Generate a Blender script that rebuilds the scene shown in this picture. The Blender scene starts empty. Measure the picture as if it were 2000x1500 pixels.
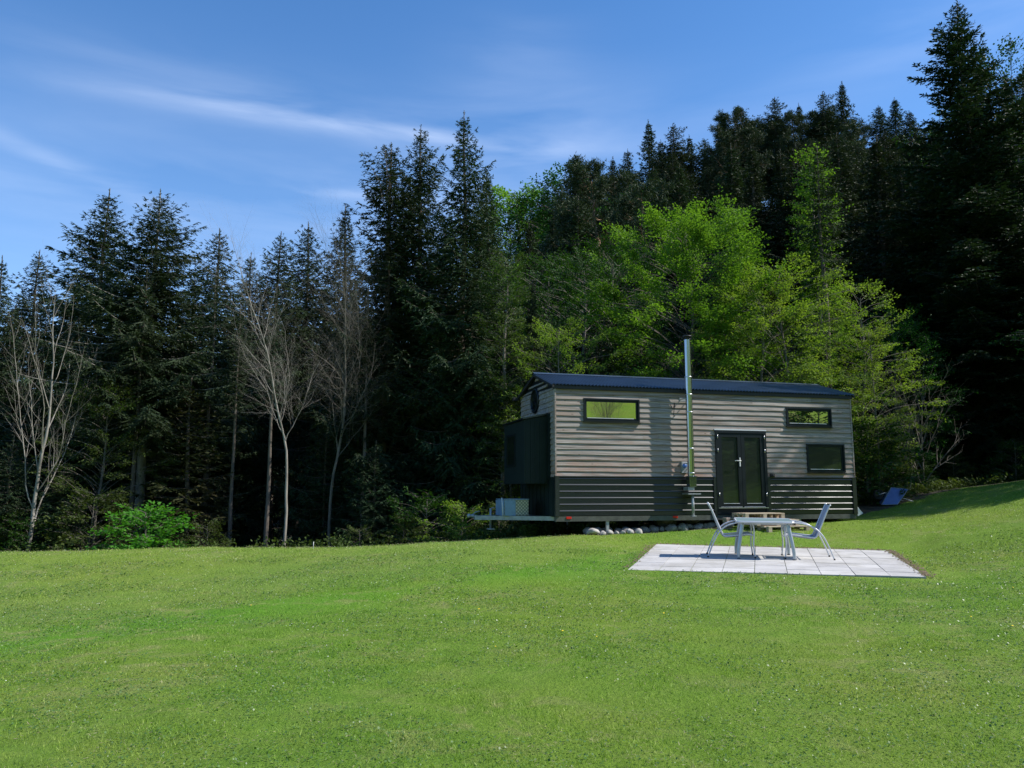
import bpy, math, random
import numpy as np
R = math.radians
S = bpy.context.scene
COL = S.collection

# ------------------------------------------------------------------ camera
F = 1511.0                       # focal length in pixels of the 2000 px wide photograph
PITCH = math.atan(210 / F)
EYE = (0.0, 0.0, 1.5)
cam = bpy.data.cameras.new('camera'); cam.sensor_width = 36; cam.lens = 36 * F / 2000
cam.clip_start = 0.1; cam.clip_end = 3000
cam_o = bpy.data.objects.new('camera', cam); COL.objects.link(cam_o)
cam_o.location = EYE; cam_o.rotation_euler = (R(90) + PITCH, 0, 0)
S.camera = cam_o

# ------------------------------------------------------------------ sun and sky
SUN_EL, SUN_AZ = R(46), R(-2.5)          # azimuth measured from +X
sun = bpy.data.lights.new('sun', 'SUN'); sun.energy = 5.0; sun.angle = R(0.53); sun.color = (1, 0.95, 0.87)
sun_o = bpy.data.objects.new('sun', sun); COL.objects.link(sun_o)
sun_o.rotation_euler = (0, R(90) - SUN_EL, SUN_AZ)
S.view_settings.view_transform = 'Standard'; S.view_settings.look = 'None'
S.view_settings.exposure = 0.42; S.view_settings.gamma = 1
S.cycles.max_bounces = 6; S.cycles.diffuse_bounces = 3; S.cycles.glossy_bounces = 3
S.cycles.transmission_bounces = 4; S.cycles.transparent_max_bounces = 6
S.cycles.use_denoising = True

def pray(px, py):
    v = 750 - py; c, s = math.cos(PITCH), math.sin(PITCH)
    fw = F * c - v * s
    return (px - 1000) / fw, (F * s + v * c) / fw
def at(px, py, D):
    a, b = pray(px, py)
    return (a * D, D, EYE[2] + b * D)
def topx(px, D, py=960):
    return pray(px, py)[0] * D
def proj_y(y, z):
    t = (z - EYE[2]) / y; c, s = math.cos(PITCH), math.sin(PITCH)
    v = F * (t * c - s) / (c + t * s)
    return 750 - v

w = bpy.data.worlds.new('World'); S.world = w; w.use_nodes = True
nt = w.node_tree; N = nt.nodes; LK = nt.links; N.clear()
def nd(tree, t, **k):
    n = tree.nodes.new(t)
    for a, b in k.items(): setattr(n, a, b)
    return n
def wmath(op, a, b=None, tree=None):
    tree = tree or nt
    n = tree.nodes.new('ShaderNodeMath'); n.operation = op
    for i, x in enumerate((a, b)):
        if x is None: continue
        if isinstance(x, (int, float)): n.inputs[i].default_value = x
        else: tree.links.new(x, n.inputs[i])
    return n.outputs[0]
sky = nd(nt, 'ShaderNodeTexSky', sky_type='NISHITA', sun_disc=False)
sky.sun_elevation = SUN_EL; sky.sun_rotation = R(92.5); sky.altitude = 500
sky.air_density = 1.0; sky.dust_density = 0.6; sky.ozone_density = 2.5
hsv = nd(nt, 'ShaderNodeHueSaturation'); hsv.inputs['Saturation'].default_value = 1.26; hsv.inputs['Value'].default_value = 1.0
tint = nd(nt, 'ShaderNodeMixRGB', blend_type='MULTIPLY'); tint.inputs[0].default_value = 1; tint.inputs[2].default_value = (.93, .975, 1.05, 1)
LK.new(sky.outputs[0], tint.inputs[1]); LK.new(tint.outputs[0], hsv.inputs['Color'])
tc = nd(nt, 'ShaderNodeTexCoord')
def vdot(vec):
    n = nt.nodes.new('ShaderNodeVectorMath'); n.operation = 'DOT_PRODUCT'
    LK.new(tc.outputs['Generated'], n.inputs[0]); n.inputs[1].default_value = vec
    return n.outputs['Value']
def unit(v):
    v = np.array(v, float); return v / np.linalg.norm(v)
mp = nd(nt, 'ShaderNodeMapping'); LK.new(tc.outputs['Generated'], mp.inputs[0])
mp.inputs['Rotation'].default_value = (0, R(8), 0); mp.inputs['Scale'].default_value = (2.2, 3, 13)
ns = nd(nt, 'ShaderNodeTexNoise'); LK.new(mp.outputs[0], ns.inputs['Vector'])
ns.inputs['Scale'].default_value = 1.6; ns.inputs['Detail'].default_value = 7; ns.inputs['Roughness'].default_value = 0.5; ns.inputs['Distortion'].default_value = 0.35
nz = wmath('MULTIPLY', wmath('SUBTRACT', ns.outputs[0], 0.30), 2.6)
total = None
for (px, py, ang, sl, sw, amp) in [(570, 226, 9, 310, 20, .55), (760, 250, 6, 190, 13, .42), (640, 378, 3, 120, 9, .42), (110, 315, 24, 190, 14, .28),
                                   (990, 290, -10, 260, 80, .34), (500, 430, 5, 1100, 150, .20), (480, 175, 12, 420, 45, .14), (1850, 60, -20, 300, 60, .20), (1000, 120, -5, 120, 70, .14)]:
    p = at(px, py, 1.0); c = unit(np.array(p) - np.array(EYE))
    q = at(px + 100 * math.cos(R(ang)), py + 100 * math.sin(R(ang)), 1.0); d = unit(np.array(q) - np.array(EYE)) - c
    a = unit(d - c * np.dot(c, d)); b = np.cross(c, a)
    e = wmath('DIVIDE', vdot(tuple(a)), sl / F); g = wmath('DIVIDE', vdot(tuple(b)), sw / F)
    s2 = wmath('ADD', wmath('MULTIPLY', e, e), wmath('MULTIPLY', g, g))
    m = wmath('MULTIPLY', wmath('EXPONENT', wmath('MULTIPLY', s2, -1.0)), amp * .6)
    m = wmath('MULTIPLY', m, wmath('GREATER_THAN', vdot(tuple(c)), 0.0))
    total = m if total is None else wmath('ADD', total, m)
cl = wmath('MINIMUM', wmath('MULTIPLY', total, wmath('MAXIMUM', nz, 0.05)), 0.85)
mx = nd(nt, 'ShaderNodeMixRGB'); LK.new(cl, mx.inputs[0]); LK.new(hsv.outputs[0], mx.inputs[1]); mx.inputs[2].default_value = (7.0, 7.6, 8.8, 1)
el_ = wmath('MAXIMUM', vdot((0, 0, 1)), 0.0)          # paler air towards the horizon
hzf = wmath('MULTIPLY', wmath('EXPONENT', wmath('MULTIPLY', el_, -4.2)), .62)
mh = nd(nt, 'ShaderNodeMixRGB'); LK.new(hzf, mh.inputs[0]); LK.new(hsv.outputs[0], mh.inputs[1]); mh.inputs[2].default_value = (3.6, 5.0, 7.6, 1)
LK.new(mh.outputs[0], mx.inputs[1])
bg = nd(nt, 'ShaderNodeBackground'); bg.inputs['Strength'].default_value = 0.138
LK.new(mx.outputs[0], bg.inputs['Color'])
wo = nd(nt, 'ShaderNodeOutputWorld'); LK.new(bg.outputs[0], wo.inputs['Surface'])

# ------------------------------------------------------------------ materials
def ramp(tree, fac, stops):
    n = nd(tree, 'ShaderNodeValToRGB')
    el = n.color_ramp.elements
    while len(el) < len(stops): el.new(0.5)
    for e, (p, c) in zip(el, stops): e.position = p; e.color = (*c, 1)
    tree.links.new(fac, n.inputs[0]); return n.outputs[0]
def noise(tree, scale, detail=4, rough=.55, vec=None, dist=0, stretch=None, coord='Object'):
    n = nd(tree, 'ShaderNodeTexNoise'); n.inputs['Scale'].default_value = scale
    n.inputs['Detail'].default_value = detail; n.inputs['Roughness'].default_value = rough; n.inputs['Distortion'].default_value = dist
    if vec is None:
        t = nd(tree, 'ShaderNodeTexCoord'); vec = t.outputs[coord]
    if stretch:
        m = nd(tree, 'ShaderNodeMapping'); m.inputs['Scale'].default_value = stretch
        tree.links.new(vec, m.inputs[0]); vec = m.outputs[0]
    tree.links.new(vec, n.inputs['Vector']); return n.outputs[0]
def mixc(tree, fac, a, b, mode='MIX'):
    n = nd(tree, 'ShaderNodeMixRGB', blend_type=mode)
    for i, x in enumerate((fac, a, b)):
        if isinstance(x, (int, float)): n.inputs[i].default_value = x
        elif isinstance(x, tuple): n.inputs[i].default_value = (*x, 1)
        else: tree.links.new(x, n.inputs[i])
    return n.outputs[0]
def material(name):
    m = bpy.data.materials.new(name); m.use_nodes = True
    t = m.node_tree; b = t.nodes['Principled BSDF']
    return m, t, b
def simple(name, col, rough=.5, metal=0, var=.15, scale=8, bump=0.0, spec=.5, stretch=None):
    m, t, b = material(name)
    f = noise(t, scale, 5, .6, stretch=stretch)
    lo = tuple(c * (1 - var) for c in col); hi = tuple(min(1, c * (1 + var)) for c in col)
    t.links.new(ramp(t, f, [(.3, lo), (.7, hi)]), b.inputs['Base Color'])
    b.inputs['Roughness'].default_value = rough; b.inputs['Metallic'].default_value = metal
    b.inputs['Specular IOR Level'].default_value = spec
    if bump:
        bn = nd(t, 'ShaderNodeBump'); bn.inputs['Strength'].default_value = bump; bn.inputs['Distance'].default_value = .01
        t.links.new(noise(t, scale * 4, 6, .6, stretch=stretch), bn.inputs['Height']); t.links.new(bn.outputs[0], b.inputs['Normal'])
    return m
def leafmat(name, c1, c2, c3=None, trans=.35, rough=.6, spec=.15, big=.35):
    """colour differs from leaf to leaf and, softly, from bough to bough"""
    m, t, b = material(name)
    g = nd(t, 'ShaderNodeNewGeometry')
    f = ramp(t, g.outputs['Random Per Island'], [(0, c1), (1, c2)])
    if c3:
        n = noise(t, big, 3, .5); r_ = ramp(t, n, [(.42, (0, 0, 0)), (.62, (1, 1, 1))])
        f = mixc(t, r_, f, c3)
    oi = nd(t, 'ShaderNodeObjectInfo')
    h = nd(t, 'ShaderNodeHueSaturation'); t.links.new(f, h.inputs['Color'])
    t.links.new(wmath('ADD', wmath('MULTIPLY', oi.outputs['Random'], .4, t), .8, t), h.inputs['Value'])
    t.links.new(wmath('ADD', wmath('MULTIPLY', oi.outputs['Random'], .03, t), .485, t), h.inputs['Hue'])
    b.inputs['Roughness'].default_value = rough; b.inputs['Specular IOR Level'].default_value = spec
    t.links.new(h.outputs[0], b.inputs['Base Color'])
    if trans > 0:
        tr = nd(t, 'ShaderNodeBsdfTranslucent'); t.links.new(mixc(t, 1, h.outputs[0], (1.3, 1.35, .55), 'MULTIPLY'), tr.inputs['Color'])
        ms = nd(t, 'ShaderNodeMixShader'); ms.inputs[0].default_value = trans
        t.links.new(b.outputs[0], ms.inputs[1]); t.links.new(tr.outputs[0], ms.inputs[2])
        t.links.new(ms.outputs[0], t.nodes['Material Output'].inputs['Surface'])
    return m

M = {}
M['spruce'] = leafmat('spruce_needles', (.018, .036, .017), (.034, .058, .026), (.032, .05, .022), .12)
M['fir'] = leafmat('fir_needles', (.014, .038, .020), (.035, .068, .032), (.028, .055, .03), .12)
M['pine'] = leafmat('pine_needles', (.028, .045, .024), (.05, .07, .036), None, .12)
M['young'] = leafmat('young_spruce_needles', (.035, .048, .016), (.06, .075, .025), (.07, .062, .028), .12)
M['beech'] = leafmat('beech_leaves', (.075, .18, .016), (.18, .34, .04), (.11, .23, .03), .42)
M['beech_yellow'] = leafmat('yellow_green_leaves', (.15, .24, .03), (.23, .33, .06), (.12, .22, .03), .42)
M['beech_dark'] = leafmat('shaded_deep_green_leaves', (.018, .065, .011), (.042, .118, .017), (.02, .06, .011), .3)  # deep green, darkened further to stand in for shade on the left beeches
M['olive'] = leafmat('olive_leaves', (.045, .066, .018), (.085, .118, .03), (.045, .08, .018), .32)
M['bush'] = leafmat('bush_leaves', (.04, .16, .016), (.085, .27, .028), None, .38)
def barkmat(name, a, b_, sc=6):
    m, t, b = material(name)
    f = noise(t, sc, 6, .65, stretch=(1, 1, .25))
    t.links.new(ramp(t, f, [(.32, a), (.68, b_)]), b.inputs['Base Color']); b.inputs['Roughness'].default_value = .9
    return m
M['bark'] = barkmat('spruce_bark', (.06, .048, .038), (.17, .14, .115))
M['bark_pale'] = barkmat('pale_bark', (.10, .09, .075), (.36, .335, .295), 5)
M['bark_grey'] = barkmat('grey_bark', (.075, .065, .052), (.21, .19, .16), 5)
M['bark_pine'] = barkmat('pine_bark', (.12, .07, .04), (.28, .17, .10))

# lawn: mown turf with greener stripes and straw-coloured patches
m, t, b = material('lawn_turf'); M['lawn'] = m
tcn = nd(t, 'ShaderNodeTexCoord'); ob = tcn.outputs['Object']
def grasscol(t, ob):
    n1 = noise(t, .55, 4, .6, vec=ob); n2 = noise(t, 3.2, 5, .65, vec=ob); n3 = noise(t, .16, 3, .5, vec=ob)
    n4 = noise(t, 14, 4, .7, vec=ob); n2 = wmath('ADD', wmath('MULTIPLY', n2, .55, t), wmath('MULTIPLY', n4, .45, t), t)
    c = ramp(t, n2, [(.36, (.10, .20, .022)), (.50, (.15, .275, .034)), (.62, (.215, .335, .06))])
    strawf = wmath('MULTIPLY', ramp(t, n1, [(.50, (0, 0, 0)), (.70, (1, 1, 1))]), .55, t)
    c = mixc(t, strawf, c, (.30, .315, .095))
    sp = nd(t, 'ShaderNodeSeparateXYZ'); t.links.new(ob, sp.inputs[0])
    X, Y = sp.outputs[0], sp.outputs[1]
    # greener band of finer grass that crosses the lawn from the left towards the terrace
    yy = wmath('SUBTRACT', Y, wmath('ADD', wmath('MULTIPLY', X, .76, t), 12.8, t), t)
    yy = wmath('ADD', yy, wmath('MULTIPLY', wmath('SUBTRACT', n1, .5, t), 2.6, t), t)
    e = wmath('EXPONENT', wmath('MULTIPLY', wmath('MULTIPLY', yy, yy, t), -.62, t), None, t)
    lim = wmath('SUBTRACT', 1.0, wmath('MINIMUM', wmath('MAXIMUM', wmath('MULTIPLY', wmath('SUBTRACT', X, 1.3, t), .5, t), 0.0, t), 1.0, t), t)
    c = mixc(t, wmath('MULTIPLY', wmath('MULTIPLY', e, lim, t), .8, t), c, (.12, .30, .02))
    # paler, drier turf beyond the band
    far = wmath('MINIMUM', wmath('MAXIMUM', wmath('MULTIPLY', wmath('SUBTRACT', yy, .8, t), .6, t), 0.0, t), 1.0, t)
    c = mixc(t, wmath('MULTIPLY', wmath('MULTIPLY', far, lim, t), .45, t), c, (.235, .305, .10))
    c = mixc(t, wmath('MULTIPLY', ramp(t, n3, [(.45, (0, 0, 0)), (.6, (1, 1, 1))]), .45, t), c, (.25, .31, .05))
    # straw and bare thatch showing in small patches
    n5 = noise(t, 2.1, 6, .75, vec=ob, dist=.8); n6 = noise(t, .35, 3, .5, vec=ob)
    pf = wmath('MULTIPLY', ramp(t, n5, [(.50, (0, 0, 0)), (.61, (1, 1, 1))]), ramp(t, n6, [(.42, (.15, .15, .15)), (.58, (1, 1, 1))]), t)
    c = mixc(t, wmath('MULTIPLY', pf, .75, t), c, (.33, .32, .17))
    return mixc(t, 1.0, c, (1.12, 1.17, .82), 'MULTIPLY')
c = grasscol(t, ob)
t.links.new(mixc(t, .5, c, (.08, .14, .02)), b.inputs['Base Color'])
b.inputs['Roughness'].default_value = .85; b.inputs['Specular IOR Level'].default_value = .15
bn = nd(t, 'ShaderNodeBump'); bn.inputs['Strength'].default_value = .9; bn.inputs['Distance'].default_value = .05
t.links.new(noise(t, 28, 6, .7, vec=ob), bn.inputs['Height']); t.links.new(bn.outputs[0], b.inputs['Normal'])
m, t, b = material('grass_blades'); M['grass'] = m
tcn = nd(t, 'ShaderNodeTexCoord'); c = grasscol(t, tcn.outputs['Object'])
g = nd(t, 'ShaderNodeNewGeometry')
c = mixc(t, .75, c, ramp(t, g.outputs['Random Per Island'], [(0, (.32, .42, .3)), (.80, (1.25, 1.2, 1.2)), (.92, (1.6, 1.4, 1.8)), (1, (2.7, 2.0, 4.5))]), 'MULTIPLY')
b.inputs['Roughness'].default_value = .5; b.inputs['Specular IOR Level'].default_value = .35
t.links.new(c, b.inputs['Base Color'])
tr = nd(t, 'ShaderNodeBsdfTranslucent'); t.links.new(mixc(t, 1, c, (1.2, 1.3, .7), 'MULTIPLY'), tr.inputs['Color'])
ms = nd(t, 'ShaderNodeMixShader'); ms.inputs[0].default_value = .35
t.links.new(b.outputs[0], ms.inputs[1]); t.links.new(tr.outputs[0], ms.inputs[2]); t.links.new(ms.outputs[0], t.nodes['Material Output'].inputs['Surface'])

m, t, b = material('forest_floor'); M['floor'] = m
f = noise(t, .8, 6, .65)
t.links.new(ramp(t, f, [(.3, (.03, .026, .016)), (.5, (.055, .048, .028)), (.7, (.045, .062, .02))]), b.inputs['Base Color']); b.inputs['Roughness'].default_value = 1
bn = nd(t, 'ShaderNodeBump'); bn.inputs['Strength'].default_value = .8; bn.inputs['Distance'].default_value = .15
t.links.new(noise(t, 4, 6, .7), bn.inputs['Height']); t.links.new(bn.outputs[0], b.inputs['Normal'])

# weathered larch boards
m, t, b = material('weathered_boards'); M['board'] = m
g = nd(t, 'ShaderNodeNewGeometry')
tcn = nd(t, 'ShaderNodeTexCoord')
off = nd(t, 'ShaderNodeVectorMath', operation='ADD'); t.links.new(tcn.outputs['Object'], off.inputs[0])
cmb = nd(t, 'ShaderNodeCombineXYZ'); t.links.new(wmath('MULTIPLY', g.outputs['Random Per Island'], 37, t), cmb.inputs[0]); t.links.new(cmb.outputs[0], off.inputs[1])
grain = noise(t, 9, 7, .65, vec=off.outputs[0], stretch=(.12, 1, 3.2), dist=.6)
c = ramp(t, grain, [(.30, (.095, .08, .068)), (.48, (.27, .24, .22)), (.7, (.44, .41, .39))])
c = mixc(t, .55, c, ramp(t, g.outputs['Random Per Island'], [(0, (.72, .68, .64)), (.4, (.95, .93, .92)), (.7, (1.15, 1.1, 1.08)), (1, (1.0, .84, .74))]), 'MULTIPLY')
st = noise(t, .9, 4, .6, vec=off.outputs[0])
c = mixc(t, wmath('MULTIPLY', ramp(t, st, [(.50, (0, 0, 0)), (.68, (1, 1, 1))]), .5, t), c, (.29, .19, .14))
sp = nd(t, 'ShaderNodeSeparateXYZ'); t.links.new(tcn.outputs['Object'], sp.inputs[0])
lowf = wmath('MINIMUM', wmath('MAXIMUM', wmath('MULTIPLY', wmath('SUBTRACT', 1.5, sp.outputs[2], t), 1.6, t), 0.0, t), .45, t)
c = mixc(t, wmath('MULTIPLY', lowf, ramp(t, noise(t, 1.6, 4, .6, vec=off.outputs[0]), [(.40, (0, 0, 0)), (.6, (1, 1, 1))]), t), c, (.34, .185, .135))
vo = nd(t, 'ShaderNodeTexVoronoi'); vo.inputs['Scale'].default_value = 1.0
mpv = nd(t, 'ShaderNodeMapping'); mpv.inputs['Scale'].default_value = (2.6, .1, 7.5); t.links.new(off.outputs[0], mpv.inputs[0]); t.links.new(mpv.outputs[0], vo.inputs['Vector'])
c = mixc(t, ramp(t, vo.outputs['Distance'], [(.05, (.85, .85, .85)), (.10, (0, 0, 0))]), c, (.10, .065, .045))
t.links.new(c, b.inputs['Base Color']); b.inputs['Roughness'].default_value = .85; b.inputs['Specular IOR Level'].default_value = .2
bn = nd(t, 'ShaderNodeBump'); bn.inputs['Strength'].default_value = .35; bn.inputs['Distance'].default_value = .004
t.links.new(grain, bn.inputs['Height']); t.links.new(bn.outputs[0], b.inputs['Normal'])

M['skirt'] = simple('dark_painted_sheet', (.005, .008, .010), .33, 0, .2, 3, 0, .85)
M['frame'] = simple('anthracite_frame', (.007, .011, .014), .4, 0, .15, 5, 0, .3)
M['bay'] = simple('dark_green_panel', (.010, .019, .019), .55, 0, .2, 3, 0, .2)
M['roof'] = simple('blue_black_roof_sheet', (.05, .075, .115), .36, .2, .22, 2, 0, .5)
M['fascia'] = simple('black_fascia', (.012, .013, .014), .6, 0, .2, 5)
M['alu'] = simple('brushed_metal', (.62, .63, .65), .33, .9, .08, 12)
M['galv'] = simple('galvanised_steel', (.34, .36, .38), .55, .55, .22, 9)
M['chassis'] = simple('dull_chassis_steel', (.075, .08, .07), .6, .2, .3, 6)
M['steel'] = simple('stainless_flue', (.44, .45, .47), .16, 1.0, .04, 3)
M['white'] = simple('white_plastic', (.7, .7, .7), .4, 0, .06, 5)
M['black'] = simple('black_plastic', (.012, .012, .012), .5, 0, .2, 5)
M['rubber'] = simple('black_rubber', (.02, .02, .019), .85, 0, .3, 12)
M['rim'] = simple('dusty_rim', (.13, .12, .11), .6, .4, .25, 8)
M['red'] = simple('red_reflector', (.55, .02, .015), .25, 0, .1, 9)
M['blue'] = simple('blue_plastic', (.06, .16, .48), .35, 0, .1, 9)
M['tool'] = simple('blue_grey_box_paint', (.20, .32, .48), .5, .1, .18, 6)
M['pallet'] = simple('pallet_wood', (.42, .35, .26), .9, 0, .3, 7, .3, .2, (.3, 3, 3))
M['barrow'] = simple('blue_barrow_tray', (.11, .16, .36), .5, .1, .15, 5)
M['curtain'] = simple('dim_interior', (.04, .05, .035), .9, 0, .3, 2)
M['tube'] = simple('silver_tube', (.60, .61, .66), .35, .3, .06, 6)
M['tableleg'] = simple('grey_blue_leg', (.40, .45, .50), .4, .5, .08, 6)
M['sling'] = simple('grey_sling_fabric', (.34, .36, .42), .8, 0, .1, 60, .2)
M['stone'] = simple('pale_boulder', (.37, .355, .335), .85, 0, .45, 5, .5, .3)
M['stone_shaded'] = simple('shaded_boulder', (.22, .21, .20), .9, 0, .45, 5, .5, .3)  # same stone with the shade under the trailer put into its colour
M['gravel'] = simple('pale_gravel', (.36, .34, .31), .95, 0, .25, 5, .3)
M['trim'] = simple('pale_trim', (.62, .63, .66), .4, 0, .05, 5)
M['soil'] = simple('dry_soil', (.12, .09, .055), 1, 0, .45, 14)
M['petal'] = simple('white_petals', (.75, .76, .72), .7, 0, .1, 20)
M['yellow'] = simple('yellow_petals', (.75, .55, .02), .7, 0, .1, 20)
m, t, b = material('checker_plate'); M['checker'] = m
ck = nd(t, 'ShaderNodeTexVoronoi'); ck.inputs['Scale'].default_value = 17; tcn = nd(t, 'ShaderNodeTexCoord')
mpv = nd(t, 'ShaderNodeMapping'); mpv.inputs['Rotation'].default_value = (0, R(45), 0); t.links.new(tcn.outputs['Object'], mpv.inputs[0]); t.links.new(mpv.outputs[0], ck.inputs['Vector'])
ck.inputs['Randomness'].default_value = 0.0
t.links.new(ramp(t, ck.outputs['Distance'], [(.25, (.62, .6, .48)), (.45, (.24, .25, .21))]), b.inputs['Base Color']); b.inputs['Metallic'].default_value = .35; b.inputs['Roughness'].default_value = .5
bn = nd(t, 'ShaderNodeBump'); bn.inputs['Strength'].default_value = .6; bn.inputs['Distance'].default_value = .01
t.links.new(ck.outputs['Distance'], bn.inputs['Height']); t.links.new(bn.outputs[0], b.inputs['Normal'])
def glassmat(name, refl, tint, base):
    m, t, b = material(name)
    b.inputs['Base Color'].default_value = (*base, 1); b.inputs['Roughness'].default_value = .3
    gl = nd(t, 'ShaderNodeBsdfGlossy'); gl.inputs['Roughness'].default_value = .012; gl.inputs['Color'].default_value = (*tint, 1)
    bn = nd(t, 'ShaderNodeBump'); bn.inputs['Strength'].default_value = .05; bn.inputs['Distance'].default_value = .02
    t.links.new(noise(t, .9, 2, .5), bn.inputs['Height']); t.links.new(bn.outputs[0], gl.inputs['Normal'])
    fr = nd(t, 'ShaderNodeFresnel'); fr.inputs['IOR'].default_value = 1.5
    ms = nd(t, 'ShaderNodeMixShader'); t.links.new(wmath('MINIMUM', wmath('ADD', fr.outputs[0], refl, t), 1.0, t), ms.inputs[0])
    t.links.new(b.outputs[0], ms.inputs[1]); t.links.new(gl.outputs[0], ms.inputs[2]); t.links.new(ms.outputs[0], t.nodes['Material Output'].inputs['Surface'])
    return m
M['glass_bright'] = glassmat('bright_mirror_glass', .72, (1, 1, .5), (.01, .012, .01))  # mirror share raised and tinted yellow-green to paint in the bright reflection
M['glass_dark'] = glassmat('dark_window_glass', .01, (.7, .85, .55), (.008, .012, .008))  # greenish tint dims the reflection in door and lower panes
M['glass_table'] = simple('frosted_table_glass', (.17, .25, .26), .4, 0, .05, 5, 0, .3)
m, t, b = material('concrete_slab'); M['slab'] = m
g = nd(t, 'ShaderNodeNewGeometry')
c = ramp(t, noise(t, 2.2, 6, .65), [(.3, (.37, .36, .35)), (.5, (.47, .46, .45)), (.75, (.53, .52, .515))])
c = mixc(t, .6, c, ramp(t, g.outputs['Random Per Island'], [(0, (.78, .78, .79)), (1, (1.08, 1.08, 1.06))]), 'MULTIPLY')
c = mixc(t, ramp(t, noise(t, .9, 5, .7, dist=.6), [(.50, (0, 0, 0)), (.66, (.55, .55, .55))]), c, (.30, .285, .25))
c = mixc(t, ramp(t, noise(t, 55, 4, .7), [(.60, (0, 0, 0)), (.72, (.6, .6, .6))]), c, (.28, .27, .25))
t.links.new(c, b.inputs['Base Color']); b.inputs['Roughness'].default_value = .85; b.inputs['Specular IOR Level'].default_value = .2

# ------------------------------------------------------------------ mesh helpers
def mesh_np(name, V, Fs, mats, idx=None, smooth=False):
    """V (n,3); Fs: list of int arrays (m,3) or (m,4); idx: material index of each face array"""
    me = bpy.data.meshes.new(name)
    V = np.asarray(V, np.float32)
    me.vertices.add(len(V)); me.vertices.foreach_set('co', V.ravel())
    Fs = [np.asarray(f, np.int32) for f in Fs if len(f)]
    loops = np.concatenate([f.ravel() for f in Fs]); sizes = np.concatenate([np.full(len(f), f.shape[1], np.int32) for f in Fs])
    starts = np.concatenate([[0], np.cumsum(sizes)[:-1]]).astype(np.int32)
    me.loops.add(len(loops)); me.loops.foreach_set('vertex_index', loops)
    me.polygons.add(len(sizes)); me.polygons.foreach_set('loop_start', starts); me.polygons.foreach_set('loop_total', sizes)
    if idx is not None:
        me.polygons.foreach_set('material_index', np.concatenate([np.full(len(f), i, np.int32) for f, i in zip(Fs, idx)]))
    if smooth: me.polygons.foreach_set('use_smooth', np.ones(len(sizes), bool))
    for m_ in mats: me.materials.append(m_)
    me.update(calc_edges=True)
    return me
def link(name, me, parent=None, loc=None, rot=None):
    o = bpy.data.objects.new(name, me); COL.objects.link(o)
    if parent: o.parent = parent
    if loc is not None: o.location = loc
    if rot is not None: o.rotation_euler = rot
    return o
def tag(o, label=None, cat=None, group=None, kind=None):
    if label: o['label'] = label
    if cat: o['category'] = cat
    if group: o['group'] = group
    if kind: o['kind'] = kind
    return o
def thing(name, label, cat, loc=(0, 0, 0), rz=0, group=None):
    o = bpy.data.objects.new(name, None); COL.objects.link(o); o.location = loc; o.rotation_euler = (0, 0, rz)
    o.empty_display_size = .2
    return tag(o, label, cat, group)
def norm(v): return v / (np.linalg.norm(v, axis=-1, keepdims=True) + 1e-9)

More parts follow.
